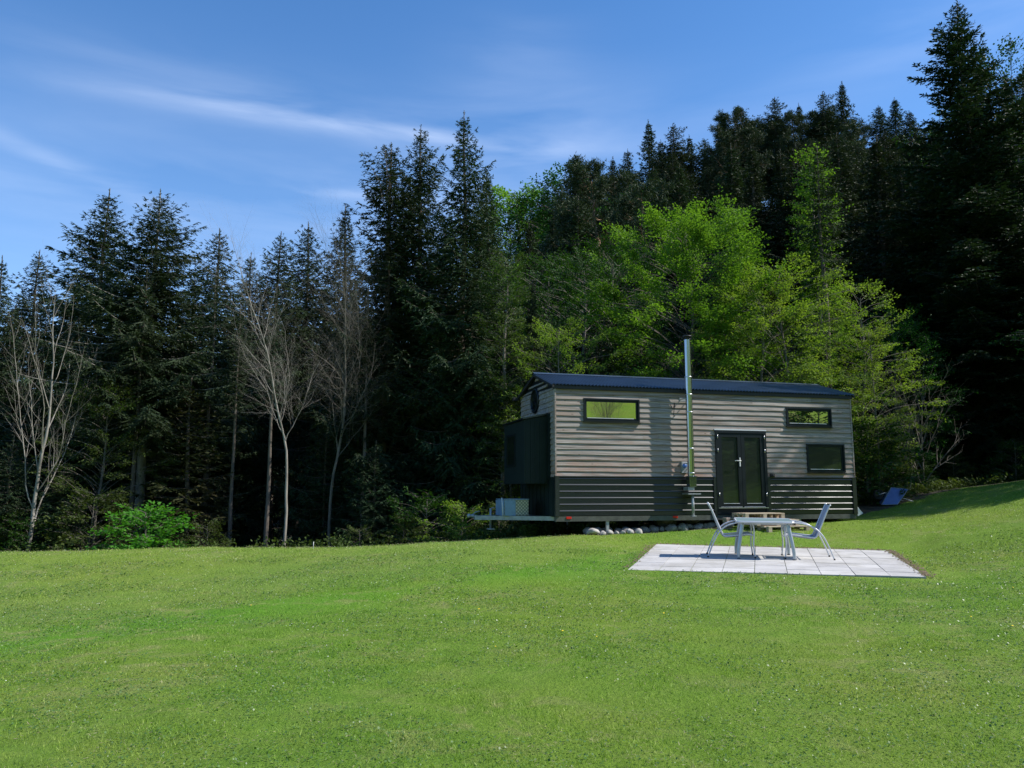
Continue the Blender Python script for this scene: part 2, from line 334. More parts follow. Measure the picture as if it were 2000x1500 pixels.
class MB:
    def __init__(s): s.v = []; s.f = []; s.m = []; s.sm = []
    def add(s, V, Fc, mi=0, sm=False):
        n = len(s.v); s.v += [tuple(map(float, p)) for p in V]
        s.f += [tuple(i + n for i in f) for f in Fc]; s.m += [mi] * len(Fc); s.sm += [sm] * len(Fc); return s
    def box(s, x0, y0, z0, x1, y1, z1, mi=0, bev=0):
        V = [(x, y, z) for x in (x0, x1) for y in (y0, y1) for z in (z0, z1)]
        if bev <= 0:
            return s.add(V, [(0, 1, 3, 2), (4, 6, 7, 5), (0, 4, 5, 1), (2, 3, 7, 6), (0, 2, 6, 4), (1, 5, 7, 3)], mi)
        import bmesh
        bm = bmesh.new(); vs = [bm.verts.new(p) for p in V]
        for f in [(0, 1, 3, 2), (4, 6, 7, 5), (0, 4, 5, 1), (2, 3, 7, 6), (0, 2, 6, 4), (1, 5, 7, 3)]: bm.faces.new([vs[i] for i in f])
        bmesh.ops.recalc_face_normals(bm, faces=bm.faces)
        bmesh.ops.bevel(bm, geom=bm.edges[:], offset=bev, segments=2, affect='EDGES', profile=.5)
        bm.verts.index_update()
        s.add([v.co[:] for v in bm.verts], [[v.index for v in f.verts] for f in bm.faces], mi); bm.free(); return s
    def tube(s, pts, r, n=8, mi=0, cap=True, flat=1.0):
        P = np.array(pts, float); k = len(P)
        rr = np.full(k, r, float) if np.isscalar(r) else np.array(r, float)
        T = np.gradient(P, axis=0); T = norm(T)
        up = np.array([0, 0, 1.0]) if abs(T[0][2]) < .9 else np.array([0, 1.0, 0])
        V = []; a = norm(np.cross(T[0], up))
        for i in range(k):
            a = norm(a - T[i] * np.dot(a, T[i])); b_ = np.cross(T[i], a)
            for j in range(n):
                an = 2 * math.pi * j / n
                V.append(P[i] + (a * math.cos(an) + b_ * math.sin(an) * flat) * rr[i])
        Fc = [(i * n + j, i * n + (j + 1) % n, (i + 1) * n + (j + 1) % n, (i + 1) * n + j) for i in range(k - 1) for j in range(n)]
        if cap: Fc += [tuple(range(n))[::-1], tuple((k - 1) * n + j for j in range(n))]
        return s.add(V, Fc, mi, True)
    def lathe(s, prof, c=(0, 0, 0), axis='z', n=24, mi=0):
        V = []
        for r, h in prof:
            for j in range(n):
                a = 2 * math.pi * j / n; p = (r * math.cos(a), r * math.sin(a), h)
                if axis == 'y': p = (p[0], p[2], p[1])
                if axis == 'x': p = (p[2], p[0], p[1])
                V.append((p[0] + c[0], p[1] + c[1], p[2] + c[2]))
        k = len(prof)
        return s.add(V, [(i * n + j, i * n + (j + 1) % n, (i + 1) * n + (j + 1) % n, (i + 1) * n + j) for i in range(k - 1) for j in range(n)], mi, True)
    def build(s, name, mats, parent=None, loc=None, rot=None, mod=None):
        me = bpy.data.meshes.new(name); me.from_pydata(s.v, [], s.f)
        mats = mats if isinstance(mats, (list, tuple)) else [mats]
        for m_ in mats: me.materials.append(m_)
        me.polygons.foreach_set('material_index', s.m); me.polygons.foreach_set('use_smooth', s.sm); me.update()
        import bmesh
        bm = bmesh.new(); bm.from_mesh(me); bmesh.ops.recalc_face_normals(bm, faces=bm.faces); bm.to_mesh(me); bm.free()
        return link(name, me, parent, loc, rot)
def spline(pts, n=6):
    """Catmull-Rom through the points"""
    P = [np.array(p, float) for p in pts]; P = [2 * P[0] - P[1]] + P + [2 * P[-1] - P[-2]]; out = []
    for i in range(1, len(P) - 2):
        for j in range(n):
            u = j / n
            out.append(.5 * (2 * P[i] + (P[i + 1] - P[i - 1]) * u + (2 * P[i - 1] - 5 * P[i] + 4 * P[i + 1] - P[i + 2]) * u * u + (3 * P[i] - P[i - 1] - 3 * P[i + 1] + P[i + 2]) * u ** 3))
    out.append(P[-2]); return out

# ------------------------------------------------------------------ terrain
CP = [(-150,-150,25),(0,-150,42),(150,-150,50),(0,-75,17),(-80,-70,14),(80,-70,24),(0,-32,1.5),(-30,-30,.5),(30,-30,4),
      (0,0,.09),(-8,0,-.05),(8,0,.15),(0,-12,.2),(-15,-5,-.2),(18,-5,1.2),
      (-2.5,4,.07),(2.5,4,.09),(0,8,.05),(-6,8,-.12),(6,8,.2),(-12.96,20,-.13),(-7.32,20.3,0.0),(-1.27,19.3,.28),(1.78,18.1,.47),(6,18.5,.55),(9.3,21,.79),(11.6,22.5,1.12),(15.1,25,1.68),(15.8,23.5,1.85),
      (1.94,13.3,.195),(6.43,12.3,.185),(3.15,17.2,.36),(7.7,16.2,.30),(8.42,13,.33),(5.12,17.7,.45),(9.5,16,.62),(11,18,.95),(13,17,1.45),(10.5,10,.6),(18,18,2.8),(-16,10,-.5),(-25,18,-1.2),(-5,14,0),(-10,14,-.15),
      (-13,23,-1.1),(-7,23.2,-.9),(-1,23,-.4),(-20,27,-2.2),(-8,27,-2.0),(0,27,-.6),(-32,40,-3),(-10,36,-2.6),(-4,45,-1.5),(-12,52,.5),(-12,60,2.5),(-40,60,-1),(-60,30,-4),
      (5,24,.7),(8,28,1.2),(12,30,1.7),(18,31,2.1),(24,25,3.6),(32,30,7),(12,45,9),(22,60,20),(30,90,29),(15,120,38),(0,120,24),(0,150,36),(-30,150,12),(-60,150,2),(45,130,50),(60,80,42),(50,50,27),(90,60,50),(60,20,22),(100,10,32),
      (-150,60,-5),(-150,-30,-3),(-150,220,2),(0,220,36),(80,220,60),(150,220,70),(150,80,60),(150,-20,45),(-100,120,0)]
CP = np.array(CP, float)
def _phi(r): return np.where(r > 0, r * r * np.log(r + 1e-9), 0)
def _tps():
    n = len(CP); P = CP[:, :2] / 50
    K = _phi(np.linalg.norm(P[:, None] - P[None], axis=-1)) + np.eye(n) * 2e-5
    Q = np.hstack([np.ones((n, 1)), P]); A = np.zeros((n + 3, n + 3)); A[:n, :n] = K; A[:n, n:] = Q; A[n:, :n] = Q.T
    return np.linalg.solve(A, np.concatenate([CP[:, 2], np.zeros(3)]))
TW = _tps()
def ground(x, y):
    x = np.clip(np.atleast_1d(np.asarray(x, float)), -150, 150); y = np.clip(np.atleast_1d(np.asarray(y, float)), -150, 220)
    P = np.stack([x, y], -1).reshape(-1, 2) / 50; out = np.zeros(len(P))
    for i in range(0, len(P), 20000):
        q = P[i:i + 20000]
        out[i:i + 20000] = _phi(np.linalg.norm(q[:, None] - CP[None, :, :2] / 50, axis=-1)) @ TW[:-3] + TW[-3] + q @ TW[-2:]
    return out.reshape(x.shape)
PAT = [(1.94, 13.3), (6.43, 12.3), (7.7, 16.2), (3.15, 17.2)]
PZ = [.20, .19, .30, .365]
def edgedist(x, y):     # distance outside the terrace (negative inside)
    d = np.full(np.shape(x), -1e9)
    for i in range(4):
        x0, y0 = PAT[i]; x1, y1 = PAT[(i + 1) % 4]; L = math.hypot(x1 - x0, y1 - y0)
        d = np.maximum(d, -((x1 - x0) * (y - y0) - (y1 - y0) * (x - x0)) / L)
    return d
def ground(x, y, raw=ground):
    x = np.atleast_1d(np.asarray(x, float)); y = np.atleast_1d(np.asarray(y, float)); z = raw(x, y)
    A = np.array([[p[0], p[1], 1] for p in PAT]); pl = np.linalg.lstsq(A, np.array(PZ), rcond=None)[0]
    w_ = np.clip(1 - (edgedist(x, y) - .25) / 1.0, 0, 1); w_ = w_ * w_ * (3 - 2 * w_)
    return z * (1 - w_) + w_ * (pl[0] * x + pl[1] * y + pl[2] - .016)
def rough(x, y):        # small unevenness of the turf, none under the terrace
    return (.014 * np.sin(x * 1.9 + np.sin(y * 1.3)) * np.cos(y * 1.7 + 1) + .006 * np.sin(x * 5.1 + y * 3.7)) * np.clip(edgedist(x, y) - .1, 0, 1)
def inpatio(x, y, grow=0.0):
    cxp, cyp = 4.8, 14.75; r = np.ones(x.shape, bool)
    for i in range(4):
        x0, y0 = PAT[i]; x1, y1 = PAT[(i + 1) % 4]; L = math.hypot(x1 - x0, y1 - y0)
        r &= ((x1 - x0) * (y - y0) - (y1 - y0) * (x - x0)) / L > -grow
    return r
def gz(x, y): return float(ground(x, y)[0])

LAWN = [(-400,24),(-30,22),(-20,21),(-13,20.5),(-7.3,20.9),(-3.5,20.5),(-1.3,20.0),(.6,19.2),(1.6,18.6),(5,19.5),(9.3,21.4),(11.6,23.2),(13.5,24.6),(15.1,25.6),(16.2,24.9),(19,25),(24,24),(30,22),(400,30),(400,-400),(-400,-400)]
def inlawn(x, y):
    x = np.asarray(x); y = np.asarray(y); r = np.zeros(x.shape, bool); n = len(LAWN)
    for i in range(n):
        x0, y0 = LAWN[i]; x1, y1 = LAWN[(i + 1) % n]
        if y0 == y1: continue
        c = ((y0 > y) != (y1 > y)) & (x < (x1 - x0) * (y - y0) / (y1 - y0) + x0); r ^= c
    return r
def axis(parts): return np.unique(np.round(np.concatenate([np.arange(a, b, s) for a, b, s in parts] ), 4))
gx = axis([(-1500, -150, 150), (-150, -24, 6), (-24, -15, .5), (-15, 22, .16), (22, 40, 1), (40, 150, 5), (150, 1501, 150)])
gy = axis([(-1500, -150, 150), (-150, -12, 6), (-12, 3, 1), (3, 17, .2), (17, 27, .14), (27, 60, 1), (60, 220, 5), (220, 1501, 160)])
GX, GY = np.meshgrid(gx, gy); rs = np.random.RandomState(4)
GZ = ground(GX.ravel(), GY.ravel()).reshape(GX.shape)
GZ += rough(GX, GY)
nx = len(gx); idx = np.arange(GX.size).reshape(GX.shape)
quads = np.stack([idx[:-1, :-1], idx[:-1, 1:], idx[1:, 1:], idx[1:, :-1]], -1).reshape(-1, 4)
cx = (GX[:-1, :-1] + GX[1:, 1:]).ravel() / 2; cy = (GY[:-1, :-1] + GY[1:, 1:]).ravel() / 2
il = inlawn(cx + .15 * np.sin(cy * 5.0), cy + .12 * np.sin(cx * 4.1))
VV = np.stack([GX.ravel(), GY.ravel(), GZ.ravel()], -1)
def subset(q):
    u, inv = np.unique(q, return_inverse=True); return VV[u], inv.reshape(q.shape)
v_, q_ = subset(quads[il]); tag(link('lawn', mesh_np('lawn', v_, [q_], [M['lawn']], smooth=True)), kind='structure')
v_, q_ = subset(quads[~il]); tag(link('hillside', mesh_np('hillside', v_, [q_], [M['floor']], smooth=True)), kind='structure')
# pale track on the far bank, seen through the gap between the trunks
tv, tf = [], []
for i, x in enumerate(np.arange(-40, 6, .8)):
    for k_, y in enumerate((46.0, 48.2)): tv.append((x, y + .5 * math.sin(x * .1), gz(x, y + .5 * math.sin(x * .1)) + .05))
    if i: tf.append((2 * i - 2, 2 * i, 2 * i + 1, 2 * i - 1))
tag(link('gravel_path', mesh_np('gravel_path', tv, [tf], [M['gravel']])), kind='structure')

# ------------------------------------------------------------------ grass blades
def scatter(rs, y0, y1, dens, m=1.2):
    A = 2 * (.70 * y1 + m) * (y1 - y0); n = int(A * dens)
    x = rs.uniform(-1, 1, n) * (.70 * y1 + m); y = rs.uniform(y0, y1, n)
    k = np.abs(x) < .70 * y + m; x, y = x[k], y[k]
    k = inlawn(x, y) & ~inpatio(x, y, -.01); return x[k], y[k]
rs = np.random.RandomState(11); BV, BF, nb = [], [], 0
for (y0, y1, dens, h0, h1, wd) in [(2.6, 5, 4200, .010, .027, .0042), (5, 8, 3200, .010, .027, .005), (8, 12, 1900, .012, .028, .0065), (12, 17, 900, .014, .032, .009), (17, 26, 420, .02, .04, .012)]:
    for a in np.arange(y0, y1, .5):
        x, y = scatter(rs, a, min(a + .5, y1), dens)
        # tufts: density and height vary in patches
        pn = np.sin(x * 2.1 + 1.7 * np.sin(y * 1.3)) * np.sin(y * 2.7 + 1.3 * np.sin(x * 1.9)) + .5 * np.sin(x * 7 + y * 5.3) * np.sin(y * 8.1 - x * 3)
        k = rs.uniform(0, 1, len(x)) < .72 + .28 * pn; x, y, pn = x[k], y[k], pn[k]; n = len(x)
        h = rs.uniform(h0, h1, n) * (1 + .3 * pn) * np.where(rs.uniform(0, 1, n) < .02, 1.6, 1); an = rs.uniform(0, 2 * math.pi, n); wv = wd * rs.uniform(.6, 1.3, n)
        lean = rs.uniform(.1, 1.1, n) * h; la = rs.uniform(0, 2 * math.pi, n)
        z = ground(x, y) + rough(x, y) - .004
        c_, s_ = np.cos(an) * wv / 2, np.sin(an) * wv / 2
        v1 = np.stack([x - c_, y - s_, z], -1); v2 = np.stack([x + c_, y + s_, z], -1); v3 = np.stack([x + np.cos(la) * lean, y + np.sin(la) * lean, z + h], -1)
        BV.append(np.stack([v1, v2, v3], 1).reshape(-1, 3)); BF.append(np.arange(n * 3).reshape(-1, 3) + nb); nb += 3 * n
tag(link('grass', mesh_np('grass', np.concatenate(BV), [np.concatenate(BF)], [M['grass']])), 'short mown green grass with straw patches covering the lawn', 'grass', kind='stuff')
def flowers(name, n, rad, mat, label, seed, y0=4.5, y1=20, far=0.0, hz=.03):
    rs = np.random.RandomState(seed); y = y0 + (y1 - y0) * rs.uniform(0, 1, n) ** (.45); x = rs.uniform(-1, 1, n) * (.68 * y)
    pn = np.sin(x * .8 + 2) * np.sin(y * .9) + .4 * np.sin(x * 2.3 + y); k = (pn > -.1) & inlawn(x, y) & ~inpatio(x, y, .1); x, y = x[k], y[k]
    z = ground(x, y) + hz * rs.uniform(.5, 1.1, len(x)); V, Fc = [], []
    rr = rad * rs.uniform(.5, 1.2, len(x))
    for i in range(6):
        a = i * math.pi / 3; V.append(np.stack([x + rr * math.cos(a), y + rr * math.sin(a), z + .004 * math.sin(3 * a)], -1))
    V.append(np.stack([x, y, z + rr * .7], -1)); V = np.stack(V, 1).reshape(-1, 3); b7 = np.arange(len(x)) * 7
    Fc = np.concatenate([np.stack([b7 + i, b7 + (i + 1) % 6, b7 + 6], -1) for i in range(6)])
    tag(link(name, mesh_np(name, V, [Fc], [mat])), label, 'flowers', kind='stuff')
flowers('daisies', 2600, .0058, M['petal'], 'tiny white daisies and dry clippings scattered over the lawn', 3)
flowers('buttercups', 26, .012, M['yellow'], 'few small yellow flowers dotted in the near lawn', 5, 5, 11)

# clover and plantain leaves between the blades, dry clippings lying on top
def litter(name, n, mat, label, cat, seed, l0, l1, wr, up, zz, y1=16, pat_=.0, asp=1):
    rs = np.random.RandomState(seed); y = 3 + (y1 - 3) * rs.uniform(0, 1, n) ** .9; x = rs.uniform(-1, 1, n) * (.68 * y + 1)
    pn = np.sin(x * 1.1 + 2 * np.sin(y * .7) + seed) * np.sin(y * 1.4 + seed + np.sin(x)) + .6 * np.sin(x * 4.3 + y * 2.2) * np.sin(y * 3.9 - x)
    k = (pn > pat_ + rs.normal(0, .25, n)) & inlawn(x, y) & ~inpatio(x, y, -.02); x, y = x[k], y[k]; n = len(x)
    B = np.stack([x, y, ground(x, y) + rough(x, y) + zz * rs.uniform(.5, 1.2, n)], -1); T = norm(rs.normal(0, 1, (n, 3)) * np.array([1, 1, up])); Sd = norm(np.cross(T, np.array([0, 0, 1.0]) + rs.normal(0, .35, (n, 3))))
    l = (rs.uniform(l0, l1, n) * (.6 + y * .07))[:, None]; Q = np.stack([B, B + T * l * .5 + Sd * l * wr, B + T * l, B + T * l * .5 - Sd * l * wr], 1).reshape(-1, 3)
    tag(link(name, mesh_np(name, Q, [np.arange(4 * n).reshape(-1, 4)], [mat])), label, cat, kind='stuff')
M['clover'] = leafmat('clover_leaves', (.05, .14, .025), (.13, .26, .06), None, .25, .45, .5)
M['straw'] = leafmat('dry_clippings', (.20, .18, .09), (.40, .37, .24), None, .2)
litter('clover', 90000, M['clover'], 'small clover and plantain leaves growing in patches in the lawn', 'clover', 31, .010, .022, .42, .35, .022)
litter('dry_clippings', 60000, M['straw'], 'dry straw coloured clippings lying on the mown lawn', 'clippings', 44, .012, .035, .07, .3, .024, 19, -.1)

# ------------------------------------------------------------------ trees: generators
def leafquads(B, T, L, W, rs, upj=.8, mid=.45, cup=0.0):
    n = len(B); up = np.array([0, 0, 1.0]) + rs.normal(0, upj, (n, 3)); Sd = norm(np.cross(T, up))
    L = np.broadcast_to(L, (n,))[:, None]; W = np.broadcast_to(W, (n,))[:, None]
    Q = np.stack([B, B + T * L * mid + Sd * W / 2, B + T * L, B + T * L * mid - Sd * W / 2], 1)
    return Q.reshape(-1, 3)
def qfaces(n, off=0): return np.arange(4 * n).reshape(-1, 4) + off
def tubes_np(lines, sides=4):
    """lines: list of (pts, radii)"""
    Vs, Fs, off = [], [], 0
    for P, rr in lines:
        P = np.asarray(P, float); k = len(P); T = norm(np.gradient(P, axis=0))
        n = sides if np.max(rr) < .03 else (5 if np.max(rr) < .08 else 9)
        a = norm(np.cross(T, np.array([.31, .2, .93]) if abs(T[0][2]) < .8 else np.array([1.0, .1, 0]))); b_ = np.cross(T, a)
        an = np.arange(n) * 2 * math.pi / n
        V = P[:, None] + (a[:, None] * np.cos(an)[None, :, None] + b_[:, None] * np.sin(an)[None, :, None]) * np.asarray(rr)[:, None, None]
        i = np.arange(k - 1)[:, None] * n; j = np.arange(n)[None]
        Fs.append((np.stack([i + j, i + (j + 1) % n, i + n + (j + 1) % n, i + n + j], -1)).reshape(-1, 4) + off)
        Vs.append(V.reshape(-1, 3)); off += k * n
    return np.concatenate(Vs), np.concatenate(Fs)

def conifer(seed, H, Rm, base=.06, droop=.45, fine=1.0, top_el=45, low_el=-14, power=.8, gap=.0, twig=.16, mat='spruce', whorl=.34, wid=.30, bend=.0, clump=.25, bark='bark', tipn=.5):
    rs = np.random.RandomState(seed); z0 = base * H
    bx = bend * rs.normal(0, 1, 2)
    def axis_at(z): return np.array([bx[0] * math.sin(z / H * 3.0) + .04 * math.sin(z * .9), bx[1] * math.sin(z / H * 2.4) + .04 * math.cos(z * .7), z])
    tz = np.linspace(-.6, H, 22); TP = np.array([axis_at(z) for z in tz]); tr = .0115 * H * (1 - np.clip(tz, 0, H) / H) ** .85 + .012
    tr[0] *= 1.3; tv, tf = tubes_np([(TP, tr)], 8)
    lines, SB, SD, SL = [], [], [], []
    z = z0; az = 0
    lobes = rs.uniform(0, 2 * math.pi, 3)
    while z < H - .45:
        t = (z - z0) / (H - z0); nbr = int(rs.randint(6, 9) * (1 if t > .15 else .8)); az += rs.uniform(.3, 1.2)
        for k in range(nbr):
            a = az + 2 * math.pi * k / nbr + rs.normal(0, .16)
            prof = (1 - t) ** power * (1.0 if t > .12 else .75 + 2 * t)
            side = 1 + clump * math.sin(z * 1.3 + a * 2 + lobes[0]) * math.sin(z * .55 + a + lobes[1])
            L = Rm * prof * min(1, tipn + (1 - t) * 3.5) * rs.uniform(.62 - .2 * t, 1.12 + .2 * t) * side + .05 + .12 * (1 - t)
            if rs.uniform() < gap: L *= .35
            el = R(low_el + (top_el - low_el) * t ** 1.6 + rs.normal(0, 5)); hd = np.array([math.cos(a), math.sin(a), 0]); u = np.linspace(0, 1, 7)
            tn = math.tan(el); zc = tn * u * L - (.10 * droop * L) * np.sin(u * math.pi) + .12 * L * u ** 3 * (1 - t)
            side_c = rs.normal(0, .06) * L * u ** 2; sv = np.array([-hd[1], hd[0], 0])
            P = axis_at(z)[None] + hd[None] * (u * L * math.cos(el * .5))[:, None] + np.array([0, 0, 1.0])[None] * zc[:, None] + sv[None] * side_c[:, None]
            lines.append((P, (.006 + .009 * L) * (1 - u * .9)))
            sp = .17 / fine; m = max(2, int(L / sp)); r_ = (np.arange(m) + rs.uniform(0, 1, m)) / m; r_ = np.clip(.08 + .92 * r_, 0, .999)
            for sgn in (-1, 1):
                rr = np.clip(r_ + rs.uniform(-.03, .03, m), .03, .999); f = rr * 6; i0 = f.astype(int); fr = (f - i0)[:, None]
                B = P[i0] * (1 - fr) + P[np.minimum(i0 + 1, 6)] * fr
                ls = (.36 * L * (1 - rr) ** .65 + .14) * rs.uniform(.6, 1.2, m) * np.where(rr < .25, .6, 1)
                an = R(52) + rs.normal(0, .15, m)
                D = hd[None] * np.cos(an)[:, None] + sv[None] * (sgn * np.sin(an))[:, None]
                D[:, 2] += math.sin(el) * .5 - droop * rs.uniform(.3, 1.4, m) * (1 - .6 * t)
                SB.append(B); SD.append(norm(D)); SL.append(ls)
            SB.append(P[-1:] - (P[-1:] - P[-2:-1]) * .5); SD.append(norm(P[-1:] - P[-2:-1])); SL.append(np.array([.2 + .04 * L]))
        z += whorl * (1 - .35 * t) * rs.uniform(.75, 1.25)
    # leader
    SB.append(np.array([axis_at(H - .6)])); SD.append(np.array([[0, 0, 1.0]])); SL.append(np.array([.62]))
    SB, SD, SL = np.concatenate(SB), np.concatenate(SD), np.concatenate(SL)
    tipf = np.clip(.38 + (H - SB[:, 2]) / 3.2, .38, 1); SL[:-1] *= tipf[:-1]
    kk = np.maximum(2, (SL / (.075 / fine)).astype(int)) * 2; ids = np.repeat(np.arange(len(SB)), kk)
    order = np.arange(len(ids)) - np.repeat(np.cumsum(kk) - kk, kk); tt = (order // 2 + rs.uniform(0, .9, len(ids))) / (kk[ids] / 2)
    sg = np.where(order % 2 == 0, -1.0, 1.0)
    Bt = SB[ids] + SD[ids] * (SL[ids] * tt)[:, None]; Bt[:, 2] -= droop * .25 * SL[ids] * tt ** 2
    sv = norm(np.cross(SD[ids], np.array([0, 0, 1.0]) + rs.normal(0, .35, (len(ids), 3))))
    an = R(38) + rs.normal(0, .2, len(ids))
    Dt = norm(SD[ids] * np.cos(an)[:, None] + sv * (sg * np.sin(an))[:, None] + np.array([0, 0, -1.0]) * (droop * rs.uniform(0, .7, len(ids)))[:, None])
    lt = twig * rs.uniform(.7, 1.35, len(ids)) * tipf[ids] ** .7 * (1 - .35 * tt) / fine ** .3
    Q1 = leafquads(Bt, Dt, lt, lt * wid, rs)
    V, Fq = tubes_np(lines, 3)
    # spine needles along every side twig
    Q2 = leafquads(SB, SD, SL * 1.05, .035 + .03 * SL, rs, .5, .35)
    me = mesh_np('crown', np.concatenate([V, Q1, Q2]), [Fq, qfaces(len(Q1) // 4, len(V)), qfaces(len(Q2) // 4, len(V) + len(Q1))], [M[bark], M[mat]], [0, 1, 1])
    return dict(H=H, trunk=mesh_np('trunk', tv, [tf], [M[bark]], smooth=True), crown=me)

def rotv(v, ax, a):
    c, s = math.cos(a), math.sin(a); return v * c + np.cross(ax, v) * s + ax * np.dot(ax, v) * (1 - c)
def grow(rs, p, d, L, r, lvl, G, out):
    n = max(3, int(L / G['seg'][lvl])); pts = [p]; dd = d.copy(); 
    for i in range(n):
        dd = norm(dd + rs.normal(0, G['wob'][lvl], 3) + np.array([0, 0, G['trop'][lvl]])); p = p + dd * L / n; pts.append(p)
    P = np.array(pts); tt = np.linspace(0, 1, n + 1); rad = r * (1 - tt * G['tap'][lvl]); out.append((P, rad, lvl))
    if lvl + 1 >= G['levels']: return
    nc = max(1, int(G['num'][lvl] * (1 if lvl == 0 else max(.35, L / G['ref'][lvl])) * rs.uniform(.85, 1.15))); az = rs.uniform(0, 6.28)
    for j in range(nc):
        t_ = G['start'][lvl] + (1 - G['start'][lvl]) * (j + rs.uniform(.1, .9)) / nc; f = min(t_ * n, n - .001); i = int(f); b_ = P[i] * (1 - f + i) + P[i + 1] * (f - i)
        T = norm(P[i + 1] - P[i]); ax = norm(np.cross(T, np.array([0, 0, 1.0]) if abs(T[2]) < .9 else np.array([1.0, 0, 0])))
        az += 2.4 + rs.normal(0, .4); sd = rotv(ax, T, az)
        if lvl > 0: sd = norm(sd * np.array([1, 1, G['flat']]))
        a = R(G['ang'][lvl] * (1.15 - .5 * t_ if lvl == 0 else 1) + rs.normal(0, 6)); d2 = norm(T * math.cos(a) + sd * math.sin(a))
        L2 = G['len'][lvl] * (L if lvl else G['H']) * G['env'](t_, lvl) * rs.uniform(.7, 1.2)
        if L2 < .12: continue
        grow(rs, b_, d2, L2, min(rad[i] * .75, .018 * L2 + .004) * G.get('thick', 1), lvl + 1, G, out)
def envd(t, lvl):
    if lvl == 0: return (1 - t) ** .6 * .9 + .12
    return 1 - .65 * t
def broadleaf(seed, H, mat, bark='bark_grey', leaves=9, leaf=.085, spray=.26, up=.75, G=None, trunkr=.012, **kw):
    rs = np.random.RandomState(seed)
    g = dict(H=H, levels=4, seg=[.6, .4, .3, .25], wob=[.04, .09, .12, .15], trop=[.02, .02, .0, -.02], tap=[.93, .88, .85, .8], num=[26, 10, 7, 0], ref=[1, 3.2, 1.1, 1],
             start=[.12, .15, .1], ang=[62, 48, 50], len=[.36, .42, .5], env=envd, flat=.35)
    g.update(kw)
    if G: g.update(G)
    out = []; grow(rs, np.array([0, 0, -.4]), norm(np.array([rs.normal(0, .04), rs.normal(0, .04), 1])), H + .2, trunkr * H, 0, g, out)
    zmax = max(o[0][:, 2].max() for o in out)
    tv, tf = tubes_np([(o[0], o[1]) for o in out if o[2] == 0], 8)
    cv, cf = tubes_np([(o[0], o[1]) for o in out if o[2] > 0], 3)
    parts, fs, ix, off = [cv], [cf], [0], len(cv)
    if leaves > 0:
        Bs, Ds = [], []
        for P, rad, lvl in out:
            if lvl == g['levels'] - 1 or (lvl == g['levels'] - 2):
                L = np.linalg.norm(np.diff(P, axis=0), axis=1).sum(); m = max(1, int(L / (.20 if lvl == g['levels'] - 1 else .5)))
                f = rs.uniform(.25, 1, m) * (len(P) - 1.001); i = f.astype(int); fr = (f - i)[:, None]; Bs.append(P[i] * (1 - fr) + P[i + 1] * fr); Ds.append(norm(P[i + 1] - P[i]))
        B = np.concatenate(Bs); D = np.concatenate(Ds); n = len(B); k = leaves
        nrm = norm(np.array([0, 0, 1.0]) * up + rs.normal(0, .38, (n, 3)) + D * .15)
        D = norm(D - nrm * np.sum(D * nrm, -1, keepdims=True)); Sd = np.cross(nrm, D)
        B = np.repeat(B, k, 0); D = np.repeat(D, k, 0); Sd = np.repeat(Sd, k, 0); nn = np.repeat(nrm, k, 0)
        u = rs.uniform(-.4, 1, n * k)[:, None] * spray; v = rs.uniform(-1, 1, n * k)[:, None] * spray * .65
        C = B + D * u + Sd * v + nn * rs.normal(0, .05, (n * k, 1)) - np.array([0, 0, 1.0]) * (np.abs(v) * .25)
        T = norm(D * .8 + Sd * np.sign(v) * .6 + rs.normal(0, .3, (n * k, 3)) - np.array([0, 0, .15]))
        l = leaf * rs.uniform(.65, 1.3, n * k); Wn = norm(nn + rs.normal(0, .45, (n * k, 3))); S2 = norm(np.cross(T, Wn)); l_ = l[:, None]
        Q = np.stack([C, C + T * l_ * .5 + S2 * l_ * .36, C + T * l_, C + T * l_ * .5 - S2 * l_ * .36], 1).reshape(-1, 3)
        parts.append(Q); fs.append(qfaces(len(Q) // 4, off)); ix.append(1)
    me = mesh_np('crown', np.concatenate(parts), fs, [M[bark], M[mat]] if leaves else [M[bark]], ix)
    return dict(H=zmax, trunk=mesh_np('trunk', tv, [tf], [M[bark]], smooth=True), crown=me)
